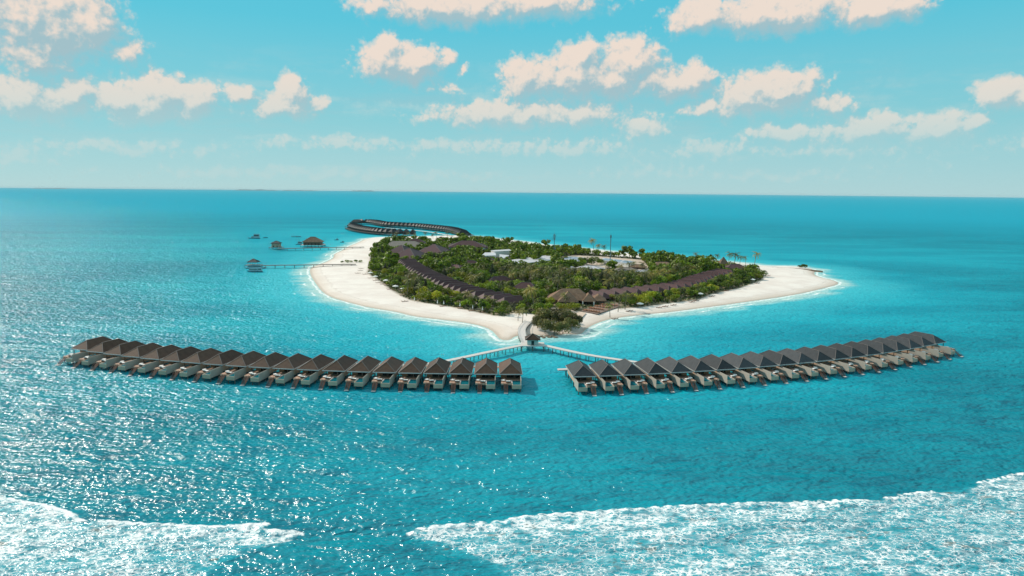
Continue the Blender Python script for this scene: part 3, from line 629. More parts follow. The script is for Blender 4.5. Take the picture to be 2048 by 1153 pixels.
boat('teal boat moored beyond the landward side of the thatched spa', 645, 491.5, 9, 3.4, 0, [(-.4,.3,2.2,.85)], M['hull'])
# ---------------------------------------------------------------- beach villa rows
def beach_villa(sx):
    r = empty('beach_villa', (0,0,0)); tag(r, 'x', 'villa')
    rf = MB().hip(-5.6, 5.6, -9.5, 14.5, 3.9, 7.8, -4.6, 9.6).build('roof', M['roof2'], r)
    c = MB(); c.beam((0,-4.6,7.84), (0,9.6,7.84), .3, .12)
    for x in (-5.6, 5.6):
        c.beam((x*.99,-9.4,3.95), (0,-4.6,7.85), .24, .1); c.beam((x*.99,14.4,3.95), (0,9.6,7.85), .24, .1)
    c.build('ridge_cap', M['cap'], rf)
    MB().box(-4.6,4.6,-7.4,13.4,1.2,3.7).build('wall', M['wall'], r); MB().box(-3.5,3.5,-7.5,-7.405,1.9,3.5).build('glass_door', M['dark'], r)
    freeze(r); return r
BV = beach_villa(1); FOOT = []; VIS = []
def keep(x, y, rad, zr, zl):
    u, v0 = proj(x, y, zr); _, v1 = proj(x, y-rad*.5, zl); VIS.append((x, y-rad, u-rad*.85/math.hypot(x, y)*FL, u+rad*.85/math.hypot(x, y)*FL, v0, v1))
def row_px(L, z): return [at(*q, z) for q in L]
RL = row_px([(802,518.6),(814,529),(833,541),(854,551),(886,564),(923,577),(967,587.3),(1025,598.4)], 7.6)
RR_ = row_px([(1207,585.5),(1271,579),(1308.6,575.9),(1342,572.3),(1368,568),(1391,563),(1419,551),(1462,540)], 7.6)
xl, yl, al = even(RL, 11.4); xr, yr, ar = even(RR_, 11.4)
for i in range(len(xl)):
    a = al[i]; fx, fy = math.sin(a), -math.cos(a)       # front faces the nearer sea
    j = len(xl)-1-i; x, y = xl[i]-fx*4.6, yl[i]-fy*4.6; FOOT.append((x, y, 8.5)); FOOT.append((x-fx*8, y-fy*8, 6)); keep(x, y, 9, 7.6, 5.0)
    place(BV, x, y, 0, a, f'{nth(j)} beach villa roof from the thatched restaurant in the lagoon-side row', 'beach villas in two island rows', key='bv')
for i in range(len(xr)):
    a = ar[i]; fx, fy = math.sin(a), -math.cos(a); x, y = xr[i]-fx*4.6, yr[i]-fy*4.6; FOOT.append((x, y, 8.5)); FOOT.append((x-fx*8, y-fy*8, 6)); keep(x, y, 9, 7.6, 5.4)
    place(BV, x, y, 0, a, f'{nth(i)} beach villa roof from the thatched restaurant in the sandspit-side row', 'beach villas in two island rows', key='bv')
# ---------------------------------------------------------------- big buildings
def bld(name, label, cat, px, py, zr, w, d, rz, ze, rid, mroof, mwall, over=1.2, **k):
    c = at(px, py, zr); FOOT.append((c[0], c[1], max(w, d)*.42+1.)); keep(c[0], c[1], max(w, d)*.5, zr, ze+(zr-ze)*.2); return hutlike(name, label, cat, c, w, d, rz, 1.5, ze, zr, rid, over, mroof, mwall, **k)
# restaurant: main hip with three wings
rc = at(1142, 577.5, 11.5); rr_ = empty('restaurant', (rc[0], rc[1], 0), -.06); tag(rr_, 'large thatched restaurant with dark timber walls facing the sandy point', 'restaurant')
mb = MB().hip(-10, 10, -17, 14, 4.6, 11.5, -6, 6); mb.v = [(y, -x, z) for x, y, z in mb.v]
mb.hip(-9.5, 5, -17, 5, 4.4, 10.2, -10.5, 0); mb.hip(7.5, 17, -13, 4, 4.3, 9.0, -7.5, 0); mb.hip(14, 25, -9, 7, 4.3, 8.0, -4, 2); mb.build('roof', M['thatch'], rr_)
mb = MB().box(-15.5,-2,-9,-8.7,1.6,4.3).box(-15.5,-15.2,-8.7,8.7,1.6,4.3).box(-15.2,12.5,8.4,8.7,1.6,4.3).box(-9,-8.7,-15.5,-9.01,1.6,4.2).box(-8.7,2,-15.5,-15.2,1.6,4.2).box(14.5,23.5,-8,-7.8,1.6,4.1); mb.build('wall', M['walld'], rr_)
for x in (3.3, 4.6, 8, 15.8): MB().box(x-.35, x+.35, -14.6, -13.9, 1.6, 4.35).build('column', M['wallw'], rr_)
MB().box(-8.6, 22, -7.7, 7, 1.55, 1.95).build('terrace_floor', M['deck'], rr_); keep(rc[0], rc[1], 22, 11, 2.5); FOOT += [(rc[0]-8, rc[1]-2, 15), (rc[0]+8, rc[1]-4, 16), (rc[0]+20, rc[1]-2, 9)]
bld('pool_villa', 'hip-roofed villa with purplish shingles behind the thatched restaurant', 'house', 1052, 565, 8.6, 21, 15, -.25, 3.6, 7, M['roof2'], M['wall'])
bld('pool_villa', 'long low purplish roof among palms uphill of the lagoon-side row', 'house', 998, 553, 7.8, 24, 10, .5, 3.8, 10, M['roof2'], M['wall'])
bld('pool_villa', 'small brown roof half hidden by dark casuarinas', 'house', 942, 521, 8.8, 20, 14, .1, 4, 5, M['roof2'], M['wall'])
bld('pool_villa', 'purplish roof beside the white-roofed sheds', 'house', 973, 514, 8.6, 20, 12, 0, 4, 6, M['roof2'], M['wall'])
bld('pool_villa', 'low dark roof in the shade beyond the lagoon-side row', 'house', 912, 530, 7, 20, 12, -.6, 3.6, 6, M['roof2'], M['wall'])
bld('main_hall', 'great dark roof with stepped ridges nearest the palm grove', 'hall', 803, 491, 14, 28, 62, -.15, 4.4, 2, M['roof2'], M['walld'])
bld('main_hall', 'second great dark stepped roof beside the palm-grove hall', 'hall', 818, 497, 13.5, 30, 58, -.12, 4.4, 2, M['roof2'], M['walld'])
bld('main_hall', 'tall dark gabled roof standing in the middle of the halls', 'hall', 868, 488.5, 15, 34, 62, -.1, 4.4, 2, M['roof2'], M['walld'])
bld('main_hall', 'lower dark roof tucked against the middle gabled hall', 'hall', 852, 495, 11.5, 20, 40, -.1, 4.4, 2, M['roof2'], M['walld'])
bld('reception_hall', 'wide pale grey thatched hall near the far beach', 'hall', 808, 482.5, 12, 58, 40, .05, 4.2, 30, M['thatch2'], M['walld'])
bld('beach_house', 'dark hipped roof between the grey hall and the far beach', 'house', 832, 478, 12, 34, 22, .05, 4.2, 8, M['roof2'], M['walld'])
bld('beach_house', 'dark gabled roof by palms at the far beach', 'house', 882, 474, 13, 22, 26, .05, 4.2, 3, M['roof2'], M['walld'])
bld('staff_house', 'two-storey white-walled house with dark hip roof', 'house', 935, 481.5, 17, 46, 28, .02, 9.5, 14, M['roof2'], M['wallw'])
bld('staff_house', 'smaller white-walled wing with brown hip roof beside the two-storey house', 'house', 962, 487.5, 12.5, 18, 18, .02, 7.5, 4, M['roof2'], M['wallw'])
bld('staff_house', 'low brown roof between casuarinas and the two-storey house', 'house', 908, 487, 12, 22, 22, .02, 7, 4, M['roof2'], M['wallw'])
def flat(name, label, poly, z0, z1, m, mw, cat='shed'):
    P = [at(*q, z1) for q in poly]; cx = sum(p[0] for p in P)/len(P); cy = sum(p[1] for p in P)/len(P); P = [(p[0]-cx, p[1]-cy) for p in P]; n = len(P)
    r = empty(name, (cx, cy, 0)); tag(r, label, cat); FOOT.append((cx, cy, 13)); keep(cx, cy, max(p_[0] for p_ in P), z1+.3, z1-(2. if 'long' in label else .8))
    for i in range(n):
        for u in (.15, .5, .85): FOOT.append((cx+(P[i-1][0]*(1-u)+P[i][0]*u)*.85, cy+(P[i-1][1]*(1-u)+P[i][1]*u)*.85, 8))
    top = [(x*1.03, y*1.03, z1) for x, y in P]; bot = [(x*1.03, y*1.03, z1-.3) for x, y in P]
    ridge = MB().add(top+bot, [tuple(range(n)), tuple(range(n, 2*n))[::-1]]+[(i, n+i, n+(i+1) % n, (i+1) % n) for i in range(n)]); ridge.build('roof', m, r)
    MB().add([(x, y, z1-.31) for x, y in P]+[(x, y, z0) for x, y in P], [(i, n+i, n+(i+1) % n, (i+1) % n) for i in range(n)]).build('wall', mw, r)
    return r, P
flat('service_shed', 'long white sheet-metal roof crossing the island behind the palms', [(1009,522),(1016,527.5),(1060,525.5),(1106,520),(1098,510.5)], 1.5, 6.5, M['metal'], M['wallw'])
flat('service_shed', 'white sloping roof next to the two-storey house', [(963,512),(970,505.5),(990,505.5),(992,511)], 1.5, 7.5, M['metal'], M['wallw'])
flat('service_shed', 'narrow white roof farthest behind the two-storey house', [(982,501),(988,503.5),(1024,501.5),(1018,499)], 1.5, 8.5, M['metal'], M['wallw'])
flat('service_shed', 'small pale roof between the white roofs and the coconut palms', [(999,509),(1000,517),(1012,518),(1018,511)], 1.5, 5.5, M['metal'], M['wallw'])
for lab, poly in (('wide grey shed roof covered in solar panels by the green mast', [(1120,518),(1138,513.5),(1172,516),(1158,523)]), ('long low shed covered in solar panels by the slim grey mast', [(1199,520),(1208,516.5),(1268,523),(1262,528)])):
    r_, P_ = flat('solar_shed', lab, poly, 1.5, 6., M['metal'], M['wallw'])
    for k_ in range(3):
        u0, u1 = .06+.32*k_, .32+.32*k_; q = lambda u, v: tuple((P_[0][j]*(1-v)+P_[1][j]*v)*(1-u)+(P_[3][j]*(1-v)+P_[2][j]*v)*u for j in (0, 1))
        A_ = [q(u0,.1), q(u1,.1), q(u1,.9), q(u0,.9)]; MB().add([(x, y, 6.12) for x, y in A_]+[(x, y, 6.01) for x, y in A_], [(0,1,2,3),(7,6,5,4),(0,4,5,1),(1,5,6,2),(2,6,7,3),(3,7,4,0)]).build('solar_panel', M['panel'], r_)
bld('storehouse', 'white hip-roofed storehouse in the middle of the palms', 'storehouse', 1179, 531.5, 7.5, 27, 17, -.2, 4.3, 9, M['metal'], M['wallw'])
bld('storehouse', 'pale low hip roof on the yard below the slim grey mast', 'storehouse', 1252, 535, 6.8, 24, 13, .05, 4., 9, M['thatch2'], M['wallw'])
bld('storehouse', 'small white-roofed storehouse at the end of the yard', 'storehouse', 1288, 540, 6, 14, 9, .1, 3.6, 5, M['metal'], M['wallw'])
bld('storehouse', 'little white box building half hidden by coconut palms', 'storehouse', 1140, 533, 6, 13, 9, .1, 3.6, 5, M['metal'], M['wallw'])
bld('yard_hut', 'open brown thatched hut in the sandy yard', 'hut', 1276, 529, 6.5, 16, 8, -.25, 4, 5, M['thatch'], M['walld'])
bld('beach_bar', 'tall pointed thatched hut near the sandspit palms', 'hut', 1447, 514.5, 13, 10, 10, 0, 4, .5, M['thatch'], M['walld'])
bld('spit_villa', 'brown roof beneath the row of palms near the sandspit', 'house', 1470, 528.5, 8, 22, 12, .1, 4, 8, M['roof2'], M['wall'])
bld('yard_hut', 'greyish roof in dry brush past the sandy yard', 'hut', 1325, 524, 7, 24, 12, .1, 4, 8, M['thatch'], M['walld'])
# sandy yard and terraces
def sheet(name, poly, z, m, kind='structure'):
    P = [at(*q, z) for q in poly]; o = MB().add([(x, y, z) for x, y in P]+[(x, y, z-.3) for x, y in P], [tuple(range(len(P))), tuple(range(len(P), 2*len(P)))[::-1]]+[(i, len(P)+i, len(P)+(i+1) % len(P), (i+1) % len(P)) for i in range(len(P))]).build(name, m); tag(o, kind=kind); return P
M['deckd'] = simple('dining_deck_boards', (.24, .16, .125), .75, .2, .8, local=False)
M['pave'] = simple('beige_paving', (.60, .46, .36), .85, .12, .5, local=False); M['yardm'] = simple('yard_sand', (.50, .40, .32), .9, .25, .12, local=False)
sheet('paved_terrace', [(1089,613),(1112,616),(1135,620),(1168,624.5),(1172,627),(1157,641),(1140,636),(1115,622)], 1.98, M['pave'])
YARD = sheet('yard_path', [(1110,516),(1150,511),(1190,512.5),(1284,520),(1302,538),(1290,549),(1215,550),(1190,545),(1160,534)], 1.96, M['yardm'])
DECKP = sheet('dining_deck', [(1160,622),(1195,628),(1240,613),(1235,606),(1205,609)], 2.05, M['deckd'])
# ---------------------------------------------------------------- masts
for px, py, top, m_, lab, lat in ((1108, 519, 468.5, 'mastg', 'green lattice radio mast with antennas behind the long white roof', 1), (1220, 528, 471, 'mast', 'slim grey radio mast rising over the sandy yard', 0)):
    x, y = at(px, py, 1.8); r = empty('radio_mast', (x, y, 1.5)); tag(r, lab, 'mast'); D_ = math.hypot(x, y)
    H = 1.0*(py-top)/FL*D_*1.02; hb = H*.36 if lat else 0
    if lat:
        b_ = MB(); w = 1.5
        for sx_ in (-1, 1):
            for sy in (-1, 1): b_.tube((sx_*w, sy*w, 0), (sx_*w*.55, sy*w*.55, hb), .2, n=5)
        for i in range(6):
            z0, z1 = hb*i/6, hb*(i+1)/6; s0, s1 = w*(1-.45*i/6), w*(1-.45*(i+1)/6)
            for a, b in (((-s0,-s0),(s1,-s1)), ((s0,-s0),(-s1,-s1)), ((-s0,s0),(-s1,-s1)), ((s0,-s0),(s1,s1))): b_.tube((*a, z0), (*b, z1), .12, n=4)
        b_.build('lattice_base', M['mastg'], r)
    MB().tube((0,0,hb), (0,0,H), .5, .32, 7).build('pole', M['mast'], r)
    for k_ in range(6 if lat else 3):
        a = k_*math.pi/3; q = H-2.2-(k_ % 2)*3.2; wd = 1.5 if lat else .55
        e_ = MB().box(math.cos(a)*wd-.28, math.cos(a)*wd+.28, math.sin(a)*wd-.28, math.sin(a)*wd+.28, q-1.5, q+1.5); e_.tube((0,0,q), (math.cos(a)*wd, math.sin(a)*wd, q), .08, n=4); e_.build('antenna', M['mast'], r)
    MB().tube((0,0,H-.05), (0,0,H+2.5), .08, n=4).build('lightning_rod', M['mast'], r)
    if lat: e_ = MB().tube((.8,0,hb+2), (1.6,-.5,hb+2), 1.1, .9, 10).tube((-.6,0,hb+.2), (-5.5,-.6,hb-.3), .12, n=4).build('dish', M['mast'], r)
# ---------------------------------------------------------------- trees
def leaves(n, blobs, size, flat_=.35, seed=0, up=.35, jag=.6):
    r = np.random.default_rng(seed); V = []; w = np.array([b[3]**2 for b in blobs]); w = w/w.sum()
    k = r.choice(len(blobs), n, p=w); B = np.array([b[:3] for b in blobs])[k]; rad = np.array([b[3] for b in blobs])[k]
    d = r.normal(size=(n, 3)); d[:, 2] = d[:, 2]+up; d /= np.linalg.norm(d, axis=1)[:, None]
    rr = rad*(.72+.38*r.random(n)); c = B+d*rr[:, None]*np.array([1, 1, .78])
    nrm = d+r.normal(size=(n, 3))*jag; nrm /= np.linalg.norm(nrm, axis=1)[:, None]
    a = np.cross(nrm, r.normal(size=(n, 3))); a /= np.linalg.norm(a, axis=1)[:, None]; b = np.cross(nrm, a)
    s_ = size*(.6+.8*r.random(n))[:, None]
    q = np.stack([c-a*s_, c-b*s_*.6, c+a*s_, c+b*s_*.6], 1)
    return q.reshape(-1, 3), np.arange(4*n).reshape(-1, 4)
def crown_blobs(seed, rad, h, n):
    r = np.random.default_rng(seed); L = []
    for i in range(n):
        a = r.random()*6.28; d = rad*math.sqrt(r.random())*.72; z = h*(.42+.40*(1-d/rad)+.12*r.normal())
        L.append((d*math.cos(a), d*math.sin(a), z, rad*(.34+.2*r.random())))
    return L
def trunkmesh(h, r0, lean=0, limbs=3, seed=0):
    r = random.Random(seed); m_ = MB(); p = Vector((0,0,-.3)); n = 4
    for i in range(n):
        q = Vector((lean*((i+1)/n)**1.6, .1*r.uniform(-1, 1), h*(i+1)/n)); m_.tube(p, q, r0*(1-.45*i/n), r0*(1-.45*(i+1)/n), 7, caps=False); p = q
        if i >= 1:
            for k in range(limbs-1): a = r.uniform(0, 6.28); m_.tube(q, q+Vector((math.cos(a), math.sin(a), .9))*h*.32, r0*.4, r0*.12, 5, caps=False)
    return m_
LEAFT = {}
def tree_proto(name, kind, seed, rad, h, nb, n, size, mleaf):
    r = empty(name, (0,0,0)); tag(r, 'x', 'tree'); V, F = leaves(n, crown_blobs(seed, rad, h, nb), size, seed=seed); LEAFT[name+str(seed)] = V
    npmesh('crown', V, F, mleaf, r); trunkmesh(h*.62, .28, .3, 3, seed).build('trunk', M['trunk'], r); freeze(r); return r
BROAD = [tree_proto('broadleaf_tree', 'b', s_, ra, h, nb, 950, .42, M['leaf']) for s_, ra, h, nb in ((1,4.6,7.2,9),(2,5.2,6.4,11),(3,3.9,6.8,8),(4,5.8,7.6,12),(5,4.2,5.4,9))]
SHRUB = [tree_proto('seaside_shrub', 's', s_, ra, h, nb, 700, .36, M['leaf']) for s_, ra, h, nb in ((11,3.8,4.2,8),(12,4.6,4.6,10),(13,3.2,3.6,7))]
def casuarina(seed, h, rad):
    r = empty('casuarina_tree', (0,0,0)); tag(r, 'x', 'tree'); g_ = np.random.default_rng(seed); L = []
    for i in range(22):
        u = (i+.5)/22; a = g_.random()*6.28; d = rad*(1-u)**.8*.75*g_.random()**.5; L.append((d*math.cos(a), d*math.sin(a), h*(.16+.82*u), rad*(.42*(1-u)+.12)))
    V, F = leaves(900, L, .42, seed=seed, up=.1, jag=1.2); npmesh('crown', V, F, M['needle'], r); LEAFT['cas'+str(seed)] = V
    trunkmesh(h*.85, .24, .2, 2, seed).build('trunk', M['trunk'], r); freeze(r); return r
CASU = [casuarina(21, 11, 3.2), casuarina(22, 13, 3.0), casuarina(23, 9, 2.8)]
def palm_crown(h, lean, seed, fl=4.2, n=19):
    r = random.Random(seed); m_ = MB(); top = Vector((lean, 0, h))
    for i in range(n):
        a = 6.28*i/n+r.uniform(-.2, .2); el0 = r.uniform(.05, 1.15) if i % 3 else r.uniform(-.5, .2); L = fl*r.uniform(.8, 1.1); p = top.copy(); w0 = None; seg = 7
        for k in range(seg):
            e = el0-1.75*(k/seg)**1.1*r.uniform(.85, 1.15); d = Vector((math.cos(a)*math.cos(e), math.sin(a)*math.cos(e), math.sin(e))); q = p+d*L/seg
            sd = Vector((-math.sin(a), math.cos(a), 0)); u = (k+.5)/seg; w = .62*math.sin(math.pi*min(1, u*.85+.12))**.7; dr = Vector((0,0,-w*.65))
            for s_ in (1, -1):      # leaflets: two slanting blades per segment and side, with gaps
                for f in (0., .5): a0 = p+(q-p)*f; a1 = p+(q-p)*(f+.38); tip = a1+sd*s_*w+dr+(q-p)*.55; m_.add([a0, a1, tip+(q-p)*.12, tip], [(0,1,2,3)])
            p = q
    return m_
def palm_proto(seed, h, lean, fl=4.7):
    r = empty('coconut_palm', (0,0,0)); tag(r, 'x', 'palm'); palm_crown(h, lean, seed, fl).build('crown', M['palm'], r)
    m_ = MB(); p = Vector((0,0,-.3)); n = 6
    for i in range(n): u = (i+1)/n; q = Vector((lean*u**1.7, 0, h*u)); m_.tube(p, q, .24*(1-.4*i/n), .24*(1-.4*u), 7, caps=False); p = q
    m_.build('trunk', M['trunk'], r); freeze(r); return r
PALM = [palm_proto(31, 8.5, .9), palm_proto(32, 10, 1.8), palm_proto(33, 7, .5), palm_proto(34, 9.2, -1.2)]
PROTO_USED = {}
def fit_scale(x, y, h, s, rad):
    for bx, by, u0, u1, v0, v1 in VIS:
        if y < by and not (h > 9.9 and random.random() < .06):
            u, vt = proj(x, y, 1.6+h*s); ru = rad*s/max(y, 1)*FL
            if u0-ru*.6 < u < u1+ru*.6 and vt < v1:
                _, vb = proj(x, y, 1.6)
                if vb < v0-3: continue
                s = min(s, max(.0, s*(vb-v1)/(vb-vt)))
    return s
def plant(proto, x, y, rz, s, label, group=None, z=None):
    return place(proto, x, y, gz(x, y)-.05 if z is None else z, rz, label, group, s)
TALL = {'coconut_palm': 9}
occupied = []
def free(x, y, r):
    return all((x-a)**2+(y-b)**2 > (c+r*.55)**2 for a, b, c in FOOT)
# deliberately placed palms  (pixel of the foot, height in photo pixels, description)
PALMS = [(1036,641,22,'shorter coconut palm of the pair standing on bare sand by the ramp'),(1045,645,29,'taller coconut palm of the pair standing on bare sand by the ramp'),
 (935,614,32,'wind-bent palm rising before the beach hedge of the lagoon-side row'),(972,621,31,'shaggy palm on the hedge edge, next after the wind-bent one'),
 (1018,632,20,'small browning palm near the lagoon-side row\'s last roof'),
 (1220,631,30,'slender palm on the sand in front of the dining deck'),(1236,622.5,36,'tall palm behind the slender one beside the dining deck'),(1250,618,32,'palm with leaning pale trunk past the dining deck'),
 (1228,616,28,'palm over the corner of the dining deck'),(1262,612,26,'palm merging into the hedge past the dining deck'),
 (1433,524,15,'first palm of the spaced row by the pointed hut'),(1457,528,22,'palm just past the pointed hut'),(1469,529,22,'tall palm in the middle of the spaced row'),(1479.5,529,17,'short thin palm in the spaced row'),(1491,531,17,'round-headed palm near the sandspit'),(1509,531,25,'last tall palm before the open sandspit'),
 (1188,507,29,'tallest lone palm on the far skyline'),(1033,497,15,'small palm above the far narrow beach'),(1210,509,18,'palm beside the tallest skyline palm'),(1198,509,20,'palm just seaward of the tallest skyline palm'),
 (1390,520,14,'dark palm breaking the skyline over the far trees')]
for px, py, hp, lab in PALMS:
    x, y = at(px, py, 1.8); D_ = math.hypot(x, y, ); pr = random.choice(PALM); h0 = {'coconut_palm': 8.5, 'coconut_palm.001': 10, 'coconut_palm.002': 7, 'coconut_palm.003': 9.2}[pr.name]+1.2
    plant(pr, x, y, random.uniform(-.5, .5)+(math.pi if random.random() < .3 else 0), hp/FL*D_/h0, lab, 'coconut palms on the island')
for i, (px, py) in enumerate([(785,481),(793,480),(805,482),(815,480),(831,481),(850,480),(866,479),(873,478),(895,477),(904,476)]):
    x, y = at(px, py, 1.8); plant(PALM[i % 4], x, y, random.uniform(0, 6), 1.0+.15*random.random(), f'{nth(i)} palm from the lagoon in the thin line on the far beach', 'coconut palms on the island')
# dark thicket on the sandy point
TH = [(1075,655),(1090,661),(1108,664),(1126,663),(1142,658),(1084,648),(1100,650),(1118,651),(1136,649),(1150,652),(1095,641),(1112,641),(1128,642)]
for i, (px, py) in enumerate(TH):
    x, y = at(px, py, 1.8)
    if i == 0:
        DK_P = []
        for s_ in (41, 42):
            r = empty('point_tree', (0,0,0)); tag(r, 'x', 'tree'); V, F = leaves(2300, crown_blobs(s_, 5.2, 7.4, 13), .36, seed=s_); npmesh('crown', V, F, M['leafb'], r); trunkmesh(4.4, .3, .3, 3, s_).build('trunk', M['trunk'], r); freeze(r); DK_P.append(r)
    plant(DK_P[i % 2], x, y, random.uniform(0, 6), (1.12 if 4 < i < 9 else .92), f'{nth(i % 5 if i < 10 else i-10)} olive-green tree from the pavilion side in the {"front" if i < 5 else "middle" if i < 10 else "back"} rank of the point thicket', 'olive trees crowding the sandy point')
for i, (px, py, s_) in enumerate([(1072,632,.85),(1086,629,.95),(1102,631,.8)]):
    x, y = at(px, py, 1.8); plant(SHRUB[i], x, y, i, s_, ['yellow-green shrub just beyond the point thicket, closest to the ramp', 'round yellow-green shrub behind the middle of the point thicket', 'yellow-green shrub between the point thicket and paved terrace'][i], 'seaside shrubs')
# scatter: candidate spots over the planted area
LM = [(at(803,500), 'stepped dark halls'), (at(868,500), 'middle gabled hall'), (at(935,492), 'two-storey white house'), (at(755,505), 'lagoon beach palm grove'), (at(985,478), 'far casuarina skyline'), (at(942,530), 'small brown roof'),
      (at(973,522), 'purplish roof by the white sheds'), (at(1000,515), 'small white sheds'), (at(1055,528), 'long white roof'), (at(1108,521), 'green mast'), (at(1145,520), 'wide solar shed'), (at(1220,530), 'slim grey mast'), (at(1179,545), 'white hip-roofed storehouse'),
      (at(1276,535), 'thatched yard hut'), (at(1325,532), 'greyish brush roof'), (at(1447,526), 'pointed thatched hut'), (at(998,562), 'long low purplish roof'), (at(1052,578), 'purplish hip-roofed villa'), (at(1110,575), 'thatched restaurant\'s back'), (at(1095,605), 'thatched restaurant\'s lagoon end'),
      (at(1205,590), 'thatched restaurant\'s terrace end'), (at(1270,600), 'first sandspit-side beach villas'), (at(1340,592), 'middle sandspit-side beach villas'), (at(1400,582), 'last sandspit-side beach villas'), (at(1480,560), 'sandspit end of the hedge'), (at(1520,550), 'bare sandspit'),
      (at(760,535), 'lagoon jetty landing'), (at(790,560), 'upper lagoon parasols'), (at(830,585), 'middle lagoon parasols'), (at(880,600), 'closed lagoon parasols'), (at(940,608), 'wind-bent palm'), (at(1000,620), 'lagoon-side row\'s last roof'),
      (at(870,545), 'upper lagoon-side beach villas'), (at(930,565), 'middle lagoon-side beach villas'), (at(1130,560), 'palms behind the restaurant'), (at(1200,565), 'trees between restaurant and yard'), (at(1260,560), 'yard\'s near edge'), (at(1350,550), 'island\'s broad middle grove'), (at(1400,540), 'grove before the pointed hut'), (at(1060,550), 'grove under the long white roof'), (at(1100,495), 'far narrow beach'), (at(1170,508), 'skyline palms'), (at(1250,512), 'dark skyline grove'), (at(1340,518), 'far lagoon edge')]
cand = []
VX = [p[0] for p in VEG]; VY = [p[1] for p in VEG]; tries = 0
g2 = np.random.default_rng(5)
PX = g2.uniform(min(VX), max(VX), 26000); PY = g2.uniform(min(VY), max(VY), 26000); vd = sdf(VEG, PX, PY); yd = sdf(YARD, PX, PY); dd = sdf(DECKP, PX, PY)
grid = {}
for x, y, v_, yy, dq in zip(PX, PY, vd, yd, dd):
    if v_ < 5.2 or yy > -2 or dq > -3: continue
    edge = v_ < 12; sp = 5.6 if y < 640 else 7.6
    key = (int(x//8), int(y//8))
    if any(math.hypot(x-a, y-b) < sp for i in (-1,0,1) for j in (-1,0,1) for a, b in grid.get((key[0]+i, key[1]+j), ())): continue
    if not free(x, y, 3.6): continue
    grid.setdefault(key, []).append((x, y)); cand.append((x, y, v_))
cand.sort(key=lambda c: c[1]); print('candidates', len(cand))
def kindof(x, y, v_):
    u, w_ = proj(x, y, 2); r = random.random()
    if v_ < 13 and y < 760: return 'shrub' if r < .62 else ('broad' if r < .93 else 'palm')
    if 878 < u < 905 and y > 600 or (920 < u < 1010 and w_ < 492): return 'casu' if r < .7 else 'palm'
    if u < 785 and w_ < 522: return 'palm' if r < .8 else 'casu'
    if 1000 < u < 1420 and y > 560 and w_ > 512: return 'palm' if r < .6 else ('casu' if r < .5 else 'broad')
    if y > 750: return 'palm' if r < .4 else ('casu' if r < .5 else 'broad')
    return 'broad' if r < .66 else ('palm' if r < .88 else 'casu')
for i, (px, py, k_, s_) in enumerate(sorted([(1164,529,'b',1.0),(1174,531,'b',1.2),(1184,531,'b',1.25),(1194,530,'b',1.1),(1202,529,'b',.8),(1133,523,'b',.8),(1142,524,'s',.9),(1152,527,'s',.8),(1214,545,'p',1.1),(1226,547,'p',1.2),(1241,546,'p',1.0),(1258,547,'p',1.15),(1270,546,'p',1.0),(1284,545,'p',1.2),(1236,538,'s',.7),(1300,531,'b',1.2),(1291,526,'b',1.0)])):
    x, y = at(px, py, 1.8); pr = {'b': BROAD, 's': SHRUB, 'p': PALM}[k_][i % 3]
    plant(pr, x, y, i*1.7, s_, f'{ {"b": "dark broadleaf tree", "s": "low shrub", "p": "coconut palm"}[k_]} in the sandy yard, {nth(i)} yard plant from the lagoon side', 'trees in the sandy service yard')
HH = {'shrub': (4.3, 4.2), 'broad': (7.2, 5.), 'palm': (10.2, 3.5), 'casu': (11., 3.)}; items = []
for x, y, v_ in cand:
    k = kindof(x, y, v_); s0 = random.choice((.8, .95, 1.1, 1.4 if y < 700 else .9))*random.uniform(.9, 1.1)*(.85 if k == 'broad' and v_ < 10 else 1); s1 = fit_scale(x, y, HH[k][0], s0, HH[k][1])
    if s1 < .55 and k != 'shrub': k = 'shrub'; s0 = random.uniform(.8, 1.2); s1 = fit_scale(x, y, HH[k][0], s0, HH[k][1])
    if s1 < .3: continue
    items.append((x, y, v_, k, s1))
LIM = {'shrub': 300, 'broad': 300, 'palm': 200, 'casu': 70}; cnt = dict.fromkeys(LIM, 0); indiv = []; rest = []
for it in items:
    k = it[3]
    if cnt[k] < LIM[k]: cnt[k] += 1; indiv.append(it)
    else: rest.append(it)
print('individual', cnt, 'mass', len(rest))
NAMES = {'shrub': 'shrub', 'broad': 'broadleaf tree', 'palm': 'coconut palm', 'casu': 'casuarina'}
zones = {}
for it in indiv:
    z = min(range(len(LM)), key=lambda i: math.hypot(LM[i][0][0]-it[0], LM[i][0][1]-it[1])); zones.setdefault((z, it[3]), []).append(it)
for (z, k), L in zones.items():
    L.sort(key=lambda q: proj(q[0], q[1], 2)[0])
    for i, (x, y, v_, _, s_) in enumerate(L):
        pr = {'shrub': SHRUB, 'broad': BROAD, 'palm': PALM, 'casu': CASU}[k]; pr = random.choice(pr)
        lab = f'{NAMES[k]} by the {LM[z][1]}, {nth(i)} from the lagoon side' if len(L) > 1 else f'only {NAMES[k]} standing by the {LM[z][1]}'
        plant(pr, x, y, random.uniform(0, 6.28), s_, lab, {'shrub': 'seaside shrubs', 'broad': 'broadleaf trees on the island', 'palm': 'coconut palms on the island', 'casu': 'casuarinas on the island'}[k], z=1.6)
